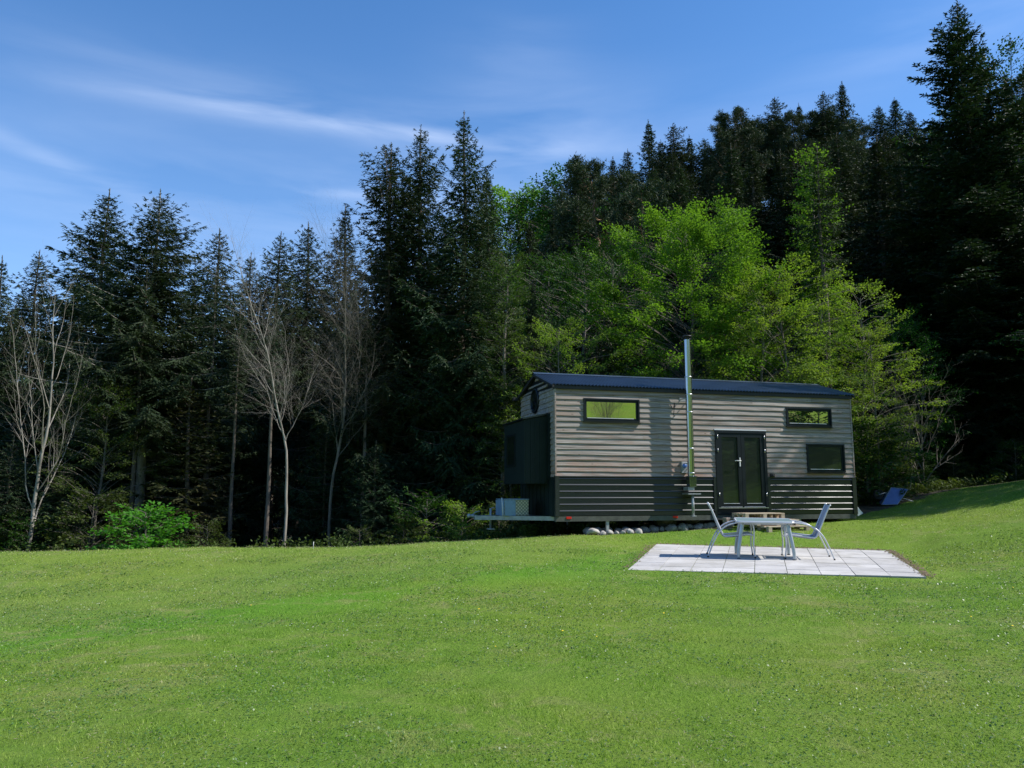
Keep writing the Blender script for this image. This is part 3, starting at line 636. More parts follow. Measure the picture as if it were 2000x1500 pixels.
def leafy(seed, H, Rc, mat, nb=130, ns=48, k=8, leaf=.085, bs=1.0, t0=.12, bark='bark_grey', trunkr=.010, flatn=.24, top=.8, droop=.12, shape=None, stem=True, ragged=.25):
    """layered crown: leafy boughs spread through the crown's volume, each hanging on a limb of its own"""
    rs = np.random.RandomState(seed); lean = rs.normal(0, .03, 2) * H
    ax = lambda z: np.array([lean[0] * (z / H) ** 1.5 + .06 * math.sin(z), lean[1] * (z / H) ** 1.5 + .06 * math.cos(z * 1.3), z])
    tz = np.linspace(-.3, H * .93, 16); tr = trunkr * H * (1 - np.clip(tz, 0, H) / H) ** .8 + .006
    tv, tf = tubes_np([(np.array([ax(z) for z in tz]), tr)], 8)
    shape = shape or (lambda u: (u + .10) ** .45 * (1.04 - u) ** .55 * 1.75)
    lines, C, Dn, Nn, Z = [], [], [], [], []
    for i in range(nb):
        u = ((i + rs.uniform()) / nb) ** .85; z = H * (t0 + (1 - t0) * u); a = i * 2.39996 + rs.normal(0, .5)
        rad = Rc * shape(u) * (1 + ragged * math.sin(2 * a + seed) * math.sin(u * 7 + a)) * rs.uniform(.35, 1.0) ** .6 * rs.uniform(.85, 1.1)
        hd = np.array([math.cos(a), math.sin(a), 0]); s = bs * rs.uniform(.6, 1.25) * (1.05 - .45 * u)
        p = ax(z) + hd * rad; z_ = max(z - rad * rs.uniform(.25, .6), H * t0 * .5); p0 = ax(z_)
        m = spline([p0, p0 * .55 + p * .45 + np.array([0, 0, .10 * rad]), p, p + hd * s * .9 + np.array([0, 0, .1])], 4)
        lines.append((np.array(m), np.linspace(.006 + .0035 * rad, .003, len(m))))
        up = top * u * u; d = norm(hd + np.array([0, 0, up - droop + rs.normal(0, .12)])); sv = norm(np.cross(np.array([0, 0, 1.0]), d) + rs.normal(0, .12, 3)); nv = np.cross(d, sv)
        n = int(ns * (s / bs) ** 1.6 * rs.uniform(.7, 1.3)) + 4
        q = rs.normal(0, 1, (n, 3)); q = q / np.linalg.norm(q, axis=1, keepdims=True) * rs.uniform(0, 1, (n, 1)) ** .45
        # ragged outline: a few finger-like shoots
        fing = 1 + .45 * np.sin(np.arctan2(q[:, 1], q[:, 0]) * 5 + rs.uniform(0, 6)) 
        P = p + d * (q[:, :1] * fing[:, None] * 1.15 * s) + sv * (q[:, 1:2] * fing[:, None] * .85 * s) + nv * (q[:, 2:] * flatn * s) - np.array([0, 0, 1.0]) * (q[:, :1] ** 2 * .18 * s)
        C.append(P); Dn.append(norm(d + sv * q[:, 1:2] * .9 + rs.normal(0, .2, (n, 3)))); Nn.append(norm(nv + rs.normal(0, .33, (n, 3))))
        for j in range(min(n, 9)):
            lines.append((np.array([p - d * s * .35, (p + P[j]) / 2 + nv * .03, P[j]]), np.array([.004, .003, .0015])))
    C, Dn, Nn = np.concatenate(C), np.concatenate(Dn), np.concatenate(Nn); Nn = np.where(Nn[:, 2:] < 0, -Nn, Nn)
    Dn = norm(Dn - Nn * np.sum(Dn * Nn, -1, keepdims=True)); Sd = np.cross(Nn, Dn)
    C, Dn, Sd, Nn = [np.repeat(v, k, 0) for v in (C, Dn, Sd, Nn)]; n = len(C); sp = leaf * 2.3
    u = rs.uniform(-.8, 1, (n, 1)) * sp; v = rs.uniform(-1, 1, (n, 1)) * sp * .6
    B = C + Dn * u + Sd * v + Nn * rs.normal(0, .25 * leaf, (n, 1)) - np.array([0, 0, 1.0]) * np.abs(v) * .3
    T = norm(Dn * .8 + Sd * np.sign(v) * .7 + rs.normal(0, .3, (n, 3)) - np.array([0, 0, .15])); Wn = norm(Nn + rs.normal(0, .4, (n, 3))); S2 = norm(np.cross(T, Wn))
    l_ = (leaf * rs.uniform(.6, 1.3, n))[:, None]
    Q = np.stack([B, B + T * l_ * .5 + S2 * l_ * .34, B + T * l_, B + T * l_ * .5 - S2 * l_ * .34], 1).reshape(-1, 3)
    cv, cf = tubes_np(lines, 3)
    me = mesh_np('crown', np.concatenate([cv, Q]), [cf, qfaces(len(Q) // 4, len(cv))], [M[bark], M[mat]], [0, 1])
    return dict(H=H, trunk=mesh_np('trunk', tv, [tf], [M[bark]], smooth=True), crown=me)
def pine(seed, H):
    rs = np.random.RandomState(seed); G = dict(H=H, levels=3, seg=[.8, .4, .3], wob=[.03, .12, .15], trop=[.01, .03, .02], tap=[.8, .8, .8], num=[26, 7, 0], ref=[1, 2, 1], start=[.5, .3], ang=[78, 50], len=[.17, .42], env=lambda t, l: (1.1 - abs(t - .72) * 1.8) if l == 0 else 1 - .4 * t, flat=.6)
    out = []; grow(rs, np.array([0, 0, -.4]), np.array([0, 0, 1.0]), H, .011 * H, 0, G, out)
    tv, tf = tubes_np([(o[0], o[1]) for o in out if o[2] == 0], 8); cv, cf = tubes_np([(o[0], o[1]) for o in out if o[2] > 0], 3)
    C = np.concatenate([o[0][-1:] for o in out] + [o[0][len(o[0]) // 2:len(o[0]) // 2 + 1] for o in out if o[2] == 2] + [o[0][2:3] for o in out if o[2] == 2])
    k = 46; n = len(C); B = np.repeat(C, k, 0) + rs.normal(0, .13, (n * k, 3)); T = norm(rs.normal(0, 1, (n * k, 3)) + np.array([0, 0, .4])); Q = leafquads(B, T, rs.uniform(.18, .34, n * k), .045, rs)
    me = mesh_np('crown', np.concatenate([cv, Q]), [cf, qfaces(len(Q) // 4, len(cv))], [M['bark_pine'], M['pine']], [0, 1])
    return dict(H=H, trunk=mesh_np('trunk', tv, [tf], [M['bark_pine']], smooth=True), crown=me)

def plant(kind, src, x, y, H, label, cat='tree', group=None, wf=1.0, rot=None, z=None, seed=[0]):
    seed[0] += 1; rr = random.Random(seed[0] * 7 + 1)
    zz = gz(x, y) if z is None else z
    o = thing(kind, label, cat, (x, y, zz - .05), rr.uniform(0, 6.28) if rot is None else rot, group)
    s = H / src['H']; o.scale = (s * wf, s * wf, s)
    for n_ in ('trunk', 'crown'): link(n_, src[n_], o)
    return o
def tree(kind, src, px, py, D, label, group=None, wf=1.0, rot=None, cat='tree'):
    """a tree whose top is seen at (px, py) and which stands D metres out"""
    x, y, z = at(px, py, D); x = topx(px, D, py)
    return plant(kind, src, x, y, z - gz(x, y) + .05, label, cat, group, wf, rot)

# ------------------------------------------------------------------ the trees
SP = [conifer(1, 17, 3.1, droop=.7, clump=.4, power=.82, whorl=.27, top_el=42), conifer(2, 17, 2.8, droop=.8, clump=.45, power=.85, gap=.06, whorl=.27, top_el=42),
      conifer(3, 16, 3.8, droop=.55, clump=.4, power=.86, base=.26, whorl=.25, top_el=40, bark='bark_grey'), conifer(4, 15, 2.6, droop=.6, clump=.35, base=.38, power=.8, whorl=.26, top_el=42)]
TRK = conifer(9, 16, 3.7, droop=.55, clump=.4, power=.8, base=.40, whorl=.26, top_el=42, bark='bark_pale')
SPT = conifer(8, 18, 2.2, droop=.9, clump=.55, power=.48, gap=.16, base=.05, bend=.12, top_el=52, whorl=.27)
YOUNG = conifer(5, 6, 1.5, droop=.35, clump=.2, mat='young', whorl=.26, fine=.9)
LOWSP = conifer(6, 7, 2.2, droop=.6, clump=.35, mat='spruce', whorl=.3, base=.0)
FIR = conifer(7, 21, 4.6, droop=.12, clump=.35, power=.85, mat='fir', low_el=-8, top_el=38, twig=.2, wid=.36, base=.1, whorl=.42, fine=1.1)
FAR = [conifer(20 + i, 17, 2.9 + .4 * i, droop=.5, clump=.45, base=[.12, .3, .42][i], fine=.75, twig=.2, wid=.34, gap=.12, power=[1.0, .92, .85][i], top_el=40, bend=.1) for i in range(3)]
PINE = [pine(30, 18), pine(31, 16)]
BEECH = leafy(41, 11, 4.3, 'beech', nb=230, ns=84, leaf=.085, bs=.80, t0=.08, bark='bark', flatn=.42, top=1.3, shape=lambda u: (u + .16) ** .35 * (1.03 - u) ** .42 * 1.35, ragged=.35)
BEECHY = leafy(42, 9, 3.3, 'beech_yellow', nb=110, ns=46, leaf=.075, bs=.85)
BEECHD = leafy(43, 10, 3.6, 'beech_dark', nb=130, ns=46)
AIRY = leafy(44, 8, 2.3, 'beech_yellow', nb=90, ns=26, leaf=.065, bs=.6, ragged=.4)
AIRYG = leafy(53, 8, 2.4, 'olive', nb=130, ns=34, leaf=.07, bs=.65, ragged=.4)
OLIVE = leafy(45, 11, 1.7, 'olive', nb=150, ns=30, leaf=.07, bs=.6, t0=.06, shape=lambda u: (1.05 - u) ** .5 * (u + .3) ** .3)
COLUMN = leafy(46, 11, 1.25, 'beech', nb=130, ns=30, leaf=.08, bs=.65, t0=.1, shape=lambda u: (1.05 - u) ** .4 * (.8 + .35 * math.sin(u * 17)))
FARD = leafy(47, 12, 3.8, 'beech_dark', nb=80, ns=34, k=7, leaf=.17, bs=1.2)
FARY = leafy(48, 11, 3.4, 'beech', nb=75, ns=34, k=7, leaf=.17, bs=1.1)
BUSH = leafy(49, 1.7, 1.45, 'bush', nb=34, ns=26, k=6, leaf=.10, bs=.46, t0=.06, flatn=.12, droop=.15, trunkr=.02, shape=lambda u: 1.05 * (1.05 - u) ** .55 + .05)
SHRUB = leafy(50, 2.2, 1.1, 'beech_dark', nb=46, ns=24, k=7, leaf=.075, bs=.42, t0=.05, trunkr=.01, ragged=.5)
SHRUBO = leafy(51, 2.4, 1.1, 'olive', nb=46, ns=24, k=7, leaf=.07, bs=.42, t0=.05, trunkr=.01, ragged=.5)
SHRUBY = leafy(52, 1.8, 1.1, 'beech_yellow', nb=40, ns=22, k=7, leaf=.07, bs=.40, t0=.05, trunkr=.01, ragged=.5)
bare_env = lambda t, l: (1.1 - .75 * t) if l == 0 else 1 - .45 * t
ASH = broadleaf(60, 10, 'olive', bark='bark_pale', leaves=0, G=dict(levels=4, num=[13, 13, 7, 0], start=[.14, .15, .2], ang=[24, 24, 32], len=[.72, .36, .5], env=lambda t, l: (1.05 - .8 * t) if l == 0 else 1 - .5 * t, flat=.95, trop=[.02, .07, .05, .04], wob=[.05, .06, .09, .12], ref=[1, 5, 1.8, 1], seg=[.5, .4, .3, .25], thick=.58), trunkr=.0062)
THIN = broadleaf(61, 12, 'olive', bark='bark_pale', leaves=0, G=dict(levels=4, num=[26, 13, 11, 0], start=[.38, .12, .1], ang=[36, 38, 42], len=[.25, .44, .5], env=lambda t, l: (.85 + .45 * math.sin(math.pi * t) - .30 * t) if l == 0 else 1 - .45 * t, flat=.8, trop=[.01, .035, .03, .02], wob=[.05, .13, .15, .18], ref=[1, 2.4, 1, 1], seg=[.5, .3, .25, .2], thick=.55), trunkr=.0052)
THIN2 = broadleaf(62, 12, 'olive', bark='bark_grey', leaves=0, G=dict(levels=4, num=[26, 14, 11, 0], start=[.36, .12, .1], ang=[33, 40, 44], len=[.28, .44, .5], env=lambda t, l: (.85 + .45 * math.sin(math.pi * t) - .30 * t) if l == 0 else 1 - .45 * t, flat=.8, trop=[.01, .06, .03, .02], wob=[.07, .12, .13, .15], ref=[1, 2.4, 1, 1], seg=[.5, .3, .25, .2], thick=.6), trunkr=.0056)
SCRUB = broadleaf(63, 5, 'olive', bark='bark_grey', leaves=0, G=dict(levels=4, num=[16, 8, 6, 0], start=[.08, .15, .15], ang=[34, 35, 40], len=[.6, .45, .5], env=bare_env, flat=.8, trop=[.02, .05, .03, .02]), trunkr=.008)

GL = 'spruces along the left edge of the lawn'
tree('spruce_tree', SP[0], 5, 498, 33, 'dark spruce cut off by the left edge of the picture', GL)
tree('spruce_tree', SP[3], 78, 488, 38, 'dark spruce standing directly behind the bare pale tree', GL)
tree('spruce_tree', SP[2], 213, 368, 31, 'tall broad dark spruce just right of the bare pale tree', GL, 1.12)
tree('spruce_tree', TRK, 312, 368, 26.5, 'tall broad dark spruce with long pale bare lower trunk', GL, 1.08, 1.2)
tree('spruce_tree', SP[3], 428, 445, 31, 'pointed spruce between the broad pair and the thin bare trees', GL, 1.05)
tree('spruce_tree', SP[1], 380, 535, 37, 'spruce filling the gap behind the broad pair of spruces', GL, 1.25)
tree('spruce_tree', SP[0], 492, 492, 37, 'dense spruce left of the thin bare twiggy tree', GL, 1.1)
tree('spruce_tree', SP[3], 548, 452, 36, 'spruce top poking out above the thin bare twiggy tree', GL, 1.05)
tree('spruce_tree', SP[3], 603, 432, 38, 'spruce standing between the two thin bare trees', GL, 1.0)
tree('spruce_tree', SP[1], 676, 400, 34, 'spruce rising behind the forked thin bare tree', GL, 1.15)
tree('spruce_tree', SPT, 757, 276, 27, 'left one of the three tallest spruces on the lawn edge', GL, 1.25)
tree('spruce_tree', SPT, 828, 248, 28.5, 'slender middle one of the three tallest spruces', GL, 1.05, 2.0)
tree('spruce_tree', SP[0], 908, 216, 26.5, 'tallest and widest of the three tallest spruces', GL, .98)
tree('spruce_tree', SP[1], 952, 330, 31, 'spruce shoulder right behind the tallest spruce', GL, 1.0)
tree('spruce_tree', SP[1], 780, 430, 31, 'spruce filling the gap behind the three tallest spruces', GL, 1.3)
tree('spruce_tree', SP[0], 868, 420, 33, 'spruce hidden deep behind the two right tallest spruces', GL, 1.3)
tree('spruce_tree', SP[1], 1040, 545, 30, 'dark spruce right of the tallest one, above the cabin end', GL, .75)
for px, py, D, w_ in [(30, 600, 42, 1.4), (150, 560, 43, 1.4), (260, 560, 42, 1.4), (350, 600, 44, 1.4), (455, 590, 43, 1.4), (690, 560, 43, 1.4), (745, 600, 40, 1.4), (830, 560, 42, 1.4), (920, 560, 40, 1.4), (985, 600, 37, 1.2),
                     (90, 640, 34, 1.3), (-60, 560, 36, 1.3), (-120, 500, 32, 1.2), (-150, 430, 27, 1.1), (490, 640, 46, 1.4), (525, 610, 50, 1.4), (640, 610, 50, 1.4), (400, 700, 32, 1.2), (480, 700, 31, 1.1), (720, 680, 29, 1.1), (250, 640, 34, 1.3),(600, 560, 62, 1.2), (560, 590, 64, 1.2)]:
    tree('spruce_tree', SP[random.Random(px).choice([0, 1, 3] if D > 48 else [0, 1])], px, py, D, 'dark spruce deep inside the left forest behind the front row', 'inner spruces of the left forest', w_)
YG = 'young spruces at the forest edge'
tree('young_spruce', YOUNG, 378, 735, 25.5, 'young brownish green spruce in front of the dark forest', YG, 1.15)
tree('young_spruce', LOWSP, 28, 850, 23.5, 'low dense spruce at the far left lawn edge', YG, 1.1)
tree('young_spruce', LOWSP, 128, 895, 24, 'low dense spruce at the foot of the bare pale tree', YG, 1.2)
tree('young_spruce', LOWSP, -25, 720, 26, 'young spruce at the left picture edge above the low one', YG, 1.0)
tree('young_spruce', LOWSP, 735, 860, 24.5, 'low spruce boughs at the foot of the three tallest spruces', YG, 1.1)
tree('young_spruce', LOWSP, 640, 800, 27, 'dark young spruce right of the sunlit gap in the forest', YG, .9)
tree('bare_tree', ASH, 98, 452, 22.6, 'bare pale tree with many upright forked branches', None, 1.3, .7)
tree('bare_tree', THIN, 583, 372, 23.2, 'thin bare tree with long pale trunk and twiggy crown', None, 1.0, 1.0)
tree('bare_tree', THIN2, 668, 372, 25.2, 'bare tree with forked crooked limbs before the dark spruces', None, .95, 2.0)
tree('leafy_tree', AIRYG, 205, 745, 24.5, 'small tree with thin yellow green leaves in the left forest', None, .95)
tree('leafy_tree', OLIVE, 985, 500, 25, 'narrow olive green leafy tree right of the tallest spruce', None, .95)
tree('leafy_tree', BEECHY, 1095, 632, 24.6, 'small bright leafy tree above the left end of the cabin roof', None, .8)
tree('leafy_tree', OLIVE, 1000, 770, 24.5, 'low leafy tree just left of the cabin bay window', None, 1.1)
tree('bush', BUSH, 285, 992, 21.6, 'bright green layered bush at the lawn edge', None, 1.25, cat='bush')
SG = 'shrubs along the foot of the forest'
for i, (px, py, D, s_, lab) in enumerate([(835, 965, 23, 0, 'green shrub at the foot of the three tallest spruces'), (905, 985, 22.2, 2, 'olive shrub left of the trailer drawbar'),
        (975, 985, 22.4, 1, 'dark shrub behind the trailer drawbar'), (1035, 1026, 20.9, 2, 'yellow green shrub showing under the trailer drawbar'), (790, 1010, 22.4, 1, 'dark shrub at the lawn crest below the tallest spruces'),
        (705, 1030, 23.2, 1, 'low shrub right of the gap in the forest'), (180, 960, 23.2, 1, 'dark olive shrub left of the bright green bush'), (405, 1020, 23.2, 1, 'small dark shrub right behind the bright green bush'),
        (1690, 820, 24.2, 0, 'green shrub against the right end of the cabin'), (1720, 880, 24.6, 1, 'shaded shrub right of the cabin behind the wheelbarrow'), (1790, 900, 26.5, 0, 'shaded shrub left of the big fir trunk'), (1860, 890, 27.5, 1, 'dark shrub at the foot of the big fir'), (1980, 860, 27, 0, 'dark shrub on the bank at the right picture edge'),
        (1150, 1000, 23, 0, 'shrub seen under the trailer floor'), (1235, 1005, 23.5, 2, 'shrub behind the stones under the trailer'), (-20, 1000, 23, 1, 'dark shrub in the left lower picture edge'), (60, 1010, 22.8, 0, 'low shrub under the bare pale tree')]):
    tree('shrub', [SHRUB, SHRUBO, SHRUBY][s_], px, py, D, lab, SG, 1.1, cat='shrub')

tree('beech_tree', BEECH, 1345, 428, 26.5, 'big round bright green beech above the middle of the cabin roof', None, .98)
tree('beech_tree', COLUMN, 1440, 400, 28.5, 'tall bright leafy top right behind the big round beech', None, 1.1)
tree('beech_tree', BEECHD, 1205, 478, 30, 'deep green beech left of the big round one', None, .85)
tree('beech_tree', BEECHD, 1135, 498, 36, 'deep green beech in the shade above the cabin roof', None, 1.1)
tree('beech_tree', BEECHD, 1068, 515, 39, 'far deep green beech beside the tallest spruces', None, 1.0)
tree('beech_tree', BEECHY, 1525, 515, 25.5, 'yellow green tree right of the big round beech', None, .95)
tree('beech_tree', BEECHY, 1480, 560, 25, 'yellow green tree just behind the cabin roof ridge', None, 1.0)
tree('beech_tree', COLUMN, 1583, 310, 27.8, 'narrow bright leafy column beside the tall dark pole trunk', None, .85)
tree('beech_tree', AIRY, 1665, 555, 25.5, 'airy yellow green tree over the right end of the cabin roof', None, .95)
tree('beech_tree', AIRY, 1620, 620, 25.6, 'airy yellow green tree behind the right roof end', None, .95)
tree('beech_tree', AIRY, 1700, 640, 24.5, 'airy tree right beside the cabin end wall', None, .8)
tree('beech_tree', BEECHD, 1735, 600, 28, 'shaded green tree between cabin and big fir', None, .8)
for px, py, D, l_ in [(1165, 640, 27, 'left dark young spruce added to fill the shade above the cabin roof'), (1212, 615, 27.6, 'middle dark young spruce added to fill the shade left of the big beech'), (1252, 655, 25.8, 'right dark young spruce added to darken under the edge of the big beech'), (1120, 700, 26, 'low dark spruce added to darken behind the left end of the cabin roof')]:
    tree('young_spruce', LOWSP, px, py, D, l_, 'young spruces added as dark fill behind the cabin roof', 1.0)  # spruces put in as dark fill and shade beside the big beech
tree('bare_tree', SCRUB, 1782, 640, 26, 'low bare scrubby tree right of the cabin', None, 1.0)
tree('bare_tree', SCRUB, 1755, 700, 25, 'bare twiggy sapling beside the cabin end', None, .8)
pole = conifer(70, 17, 1.4, base=.62, droop=.5, gap=.3, clump=.4)
tree('spruce_tree', pole, 1594, 285, 26.8, 'thin dark pole trunk standing in front of the leafy column', None, 1.0)
for px, py, D, l_ in [(541, 560, 24.6, 'dark pole trunk just left of the thin bare pale trunk'), (288, 520, 25.2, 'dark pole trunk beside the pale spruce trunk'), (470, 600, 25.5, 'dark pole trunk in the shade between young spruce and thin bare tree'), (720, 560, 25.6, 'dark pole trunk at the left foot of the three tallest spruces'), (424, 520, 26.5, 'dark pole trunk left of the thin bare trees')]:
    tree('spruce_tree', pole, px, py, D, l_, 'bare stemmed spruces at the left forest edge', .72)
tree('fir_tree', FIR, 1868, 0, 30, 'huge dark fir towering at the right side', None, 1.15, .6)
tree('fir_tree', FIR, 2085, 60, 31, 'huge fir reaching in from the right picture edge', None, .85, 2.6)
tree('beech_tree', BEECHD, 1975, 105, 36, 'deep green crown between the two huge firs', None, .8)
tree('fir_tree', SP[0], 1955, 330, 31, 'dark conifer in the shade behind the two huge firs', None, 1.2)
for px, py, D in [(1790, 330, 33), (1850, 420, 34), (1720, 420, 36), (1900, 520, 30), (1990, 560, 29), (1830, 560, 31), (2080, 500, 30), (2150, 300, 32), (2200, 450, 27)]:
    tree('spruce_tree', SP[px // 10 % 2], px, py, D, 'dark spruce in the deep shade around the huge firs', 'shaded spruces round the huge firs', 1.35)
# trees right of the frame whose shade falls on the lawn and the cabin's right end
for X_, Y_, H_, w_, l_ in [(18.7, 21.9, 8, 1.0, 'lowest leafy tree on the right bank outside the picture'), (22.4, 22.3, 11, .85, 'middle leafy tree on the right bank outside the picture'), (27, 21.9, 15, .7, 'tallest leafy tree on the right bank outside the picture')]:
    plant('leafy_tree', BEECHD, X_, Y_, H_, l_, group='trees on the right bank', wf=w_)
for i in range(9):  # unseen shrubs, added to darken what the door glass reflects
    plant('shrub', SHRUB, 20.6 + .8 * math.sin(i * 2.1), 10.5 - i * 2.3, 3.0 + .6 * math.sin(i * 1.3), 'unseen dark shrub added beside the viewpoint to darken the door glass reflection', 'shrub', 'shrubs added out of view for the door reflection', wf=1.5)
for i, (X_, Y_) in enumerate([(16.5, -.6), (18.2, -1.7), (20.5, -5.2), (27.5, -2.5), (24, 5)]):  # unseen bare trees, added to streak what the upper windows reflect
    plant('bare_tree', THIN, X_, Y_, 9.5 + i * .4, 'unseen thin bare tree added beside the viewpoint to streak the upper window reflections', group='bare trees added out of view for the window reflections')
HIGH = conifer(71, 15, 1.7, base=.72, droop=.5, gap=.35, clump=.5, fine=.7)
plant('spruce_tree', HIGH, 19.8, 20.3, 15.2, 'tall thin spruce with only a small top crown on the right bank', group='trees on the right bank')
plant('spruce_tree', HIGH, 18.6, 20.9, 13.2, 'shorter thin spruce with a small top crown on the right bank', group='trees on the right bank', rot=2)

# hillside forest: skyline trees one by one, then rows below the skyline
SKY = [(1015, 372, 112, 'y'), (1048, 372, 108, 'p'), (1090, 345, 100, 'd'), (1125, 324, 95, 'f'), (1165, 312, 90, 'f'), (1198, 305, 86, 's'), (1225, 290, 84, 'f'), (1265, 232, 72, 's'), (1290, 272, 76, 'f'), (1314, 240, 70, 'f'), (1345, 262, 74, 's'),
       (1375, 270, 72, 'f'), (1410, 212, 64, 's'), (1447, 210, 62, 'f'), (1480, 235, 66, 'p'), (1514, 188, 58, 'f'), (1560, 200, 60, 's'), (1606, 178, 57, 'f'), (1645, 158, 54, 's'), (1690, 188, 56, 'p'), (1715, 205, 58, 'f'), (1745, 190, 55, 's'), (1775, 215, 52, 'f'), (1820, 230, 50, 'f'), (1910, 180, 52, 'f'), (1960, 140, 52, 's'), (2010, 90, 50, 'f'),
       (1145, 335, 102, 'f'), (1062, 362, 118, 'f'), (1000, 392, 116, 'd'), (1028, 385, 104, 'd')]
where = ['far left end of the ridge', 'left ridge beside the tallest spruces', 'left ridge slope', 'lower left skyline', 'left skyline', 'left skyline shoulder', 'rising skyline', 'skyline left of centre hill', 'skyline behind the tall spike', 'skyline right of the tall spike', 'mid skyline', 'mid skyline dip', 'skyline above the big beech', 'skyline over the beech right half', 'skyline beside the pine tops', 'skyline left of the leafy column', 'skyline above the leafy column', 'skyline highest group left', 'skyline highest spike', 'skyline right of the highest spike', 'skyline after the highest group', 'skyline spike near the huge fir', 'skyline next to the huge fir', 'ridge just behind the huge fir', 'ridge right of the huge fir', 'ridge in the upper right', 'ridge at the right picture edge', 'lower left skyline behind the front row', 'far left ridge gap', 'far left ridge by the tall spruces', 'left ridge below the pine top']
KD = {'s': ('spruce_tree', FAR[0], 'slender dark spruce on the '), 'f': ('spruce_tree', FAR[1], 'dark spruce on the '), 'p': ('pine_tree', PINE[0], 'pine with open crown on the '), 'y': ('beech_tree', FARY, 'bright green crown on the '), 'd': ('beech_tree', FARD, 'deep green crown on the ')}
occupied = []
for i, (px, py, D, k) in enumerate(SKY):
    x, y, z = at(px, py, D); H = z - gz(x, y)
    kn, src, lab = KD[k]
    if k == 'f': src = FAR[1 + i % 2]
    Hc = min(max(H, 9), 24)
    o = plant(kn, src, x, y, Hc, lab + where[i], group='trees on the hill skyline', wf=1.05 if H > 12 else 1.3, z=z - Hc + .05)
    if z - Hc > gz(x, y): o.location.z = z - Hc
    occupied.append((x, y))
silx = [700, 960, 1000, 1100, 1200, 1265, 1400, 1500, 1600, 1750, 1850, 2200]; sily = [620, 560, 400, 350, 320, 280, 260, 235, 215, 240, 240, 240]
rr = random.Random(9); nfill = 0
for ring, (Dm, step) in enumerate([(34, 3.8), (38, 3.9), (42, 4), (47, 4.2), (52, 4.3), (58, 4.4), (65, 4.8), (73, 5.2), (82, 5.6), (92, 6.2), (104, 7)]):
    x = .02 * Dm - (2 if Dm < 60 else 0)
    while x < (.90 * Dm + 6 if Dm > 40 else .74 * Dm + 4):
        D = Dm + rr.uniform(-2, 2); xx = x + rr.uniform(-1, 1); px = 1000 + xx / D * 1500; x += step * rr.uniform(.8, 1.2)
        if Dm < 50 and px < 1130 + (50 - Dm) * 0: continue
        H = rr.uniform(13, 19); g_ = gz(xx, D); lim = np.interp(px, silx, sily) + rr.uniform(8, 60)
        while proj_y(D, g_ + H) < lim and H > 6: H -= .5
        if proj_y(D, g_ + H) < lim - 30: continue
        if Dm < 42 and 1180 < px < 1560: H = min(H, 9)
        u = rr.random(); nfill += 1
        if u < .50: kn, src, lab = 'spruce_tree', FAR[rr.randrange(3)], 'dark spruce within the hillside forest below the skyline'
        elif u < .72 and Dm > 38: kn, src, lab = 'pine_tree', PINE[rr.randrange(2)], 'bare trunked pine within the hillside forest below the skyline'
        elif u < .9 or Dm < 50: kn, src, lab = 'beech_tree', FARD, 'deep green broadleaf within the hillside forest below the skyline'
        else: kn, src, lab = 'beech_tree', FARY, 'bright green broadleaf within the hillside forest below the skyline'
        if kn == 'beech_tree': H = min(H, 12)
        if px > 1250 and kn == 'beech_tree' and Dm > 36: kn, src, lab = 'spruce_tree', FAR[rr.randrange(3)], 'dark spruce within the hillside forest below the skyline'; H = rr.uniform(12, 17)
        if Dm > 36 and px > 1250:
            while proj_y(D, g_ + H) < lim and H > 6: H -= .5
        plant(kn, src, xx, D, H, lab, group={'spruce_tree': 'hillside spruces', 'pine_tree': 'hillside pines', 'beech_tree': 'hillside broadleaves'}[kn], wf=1.15)
# low undergrowth that closes the forest edge
rs = np.random.RandomState(77); U = []
for (xa, ya, xb, yb, n, hmax) in [(-19, 22.3, -1, 22.3, 900, .75), (-1, 21.6, 1.5, 21.5, 140, .6), (9.6, 24.0, 19, 28.2, 260, .35), (2, 23, 9, 24, 300, .8), (-30, 30, 0, 33, 700, 1.2)]:
    u = rs.uniform(0, 1, n); x = xa + (xb - xa) * u + rs.normal(0, .3, n); y = ya + (yb - ya) * u + rs.normal(0, .45, n); k = ~inlawn(x, y - .35); x, y = x[k], y[k]; z = ground(x, y); m_ = len(x); q = 26
    C = np.repeat(np.stack([x, y, z], -1), q, 0); h = np.repeat(rs.uniform(.15, hmax, m_), q) * rs.uniform(0, 1, m_ * q); C = C + rs.normal(0, .16, (m_ * q, 3)) * np.array([1, 1, .2]); C[:, 2] += h
    T = norm(rs.normal(0, 1, (m_ * q, 3)) + np.array([0, 0, .3])); U.append(leafquads(C, T, rs.uniform(.06, .13, m_ * q), .06, rs))
U = np.concatenate(U); tag(link('undergrowth', mesh_np('undergrowth', U, [qfaces(len(U) // 4)], [M['olive']])), 'low leafy undergrowth along the forest edge', 'undergrowth', kind='stuff')
print('FILL', nfill)

# ------------------------------------------------------------------ terrace of concrete slabs
def pat(u, v, dz=0.0):
    c = [(1 - u) * (1 - v), u * (1 - v), u * v, (1 - u) * v]
    return (sum(k * p[0] for k, p in zip(c, PAT)), sum(k * p[1] for k, p in zip(c, PAT)), sum(k * z for k, z in zip(c, PZ)) + dz)
rp = random.Random(3); mb = MB(); nu, nv = 9, 8
for j in range(nv):
    sh = 0
    for i in range(nu):
        e = .0011; u0, u1, v0, v1 = i / nu + e, (i + 1) / nu - e, j / nv + e, (j + 1) / nv - e; dz = rp.uniform(-.003, .003)
        top = [pat(u0, v0, dz), pat(u1, v0, dz), pat(u1, v1, dz), pat(u0, v1, dz)]; bot = [(a, b_, c_ - .12) for a, b_, c_ in top]
        mb.add(top + bot, [(0, 1, 2, 3), (0, 4, 5, 1), (1, 5, 6, 2), (2, 6, 7, 3), (3, 7, 4, 0)])
o = mb.build('terrace', M['slab']); tag(o, kind='structure')
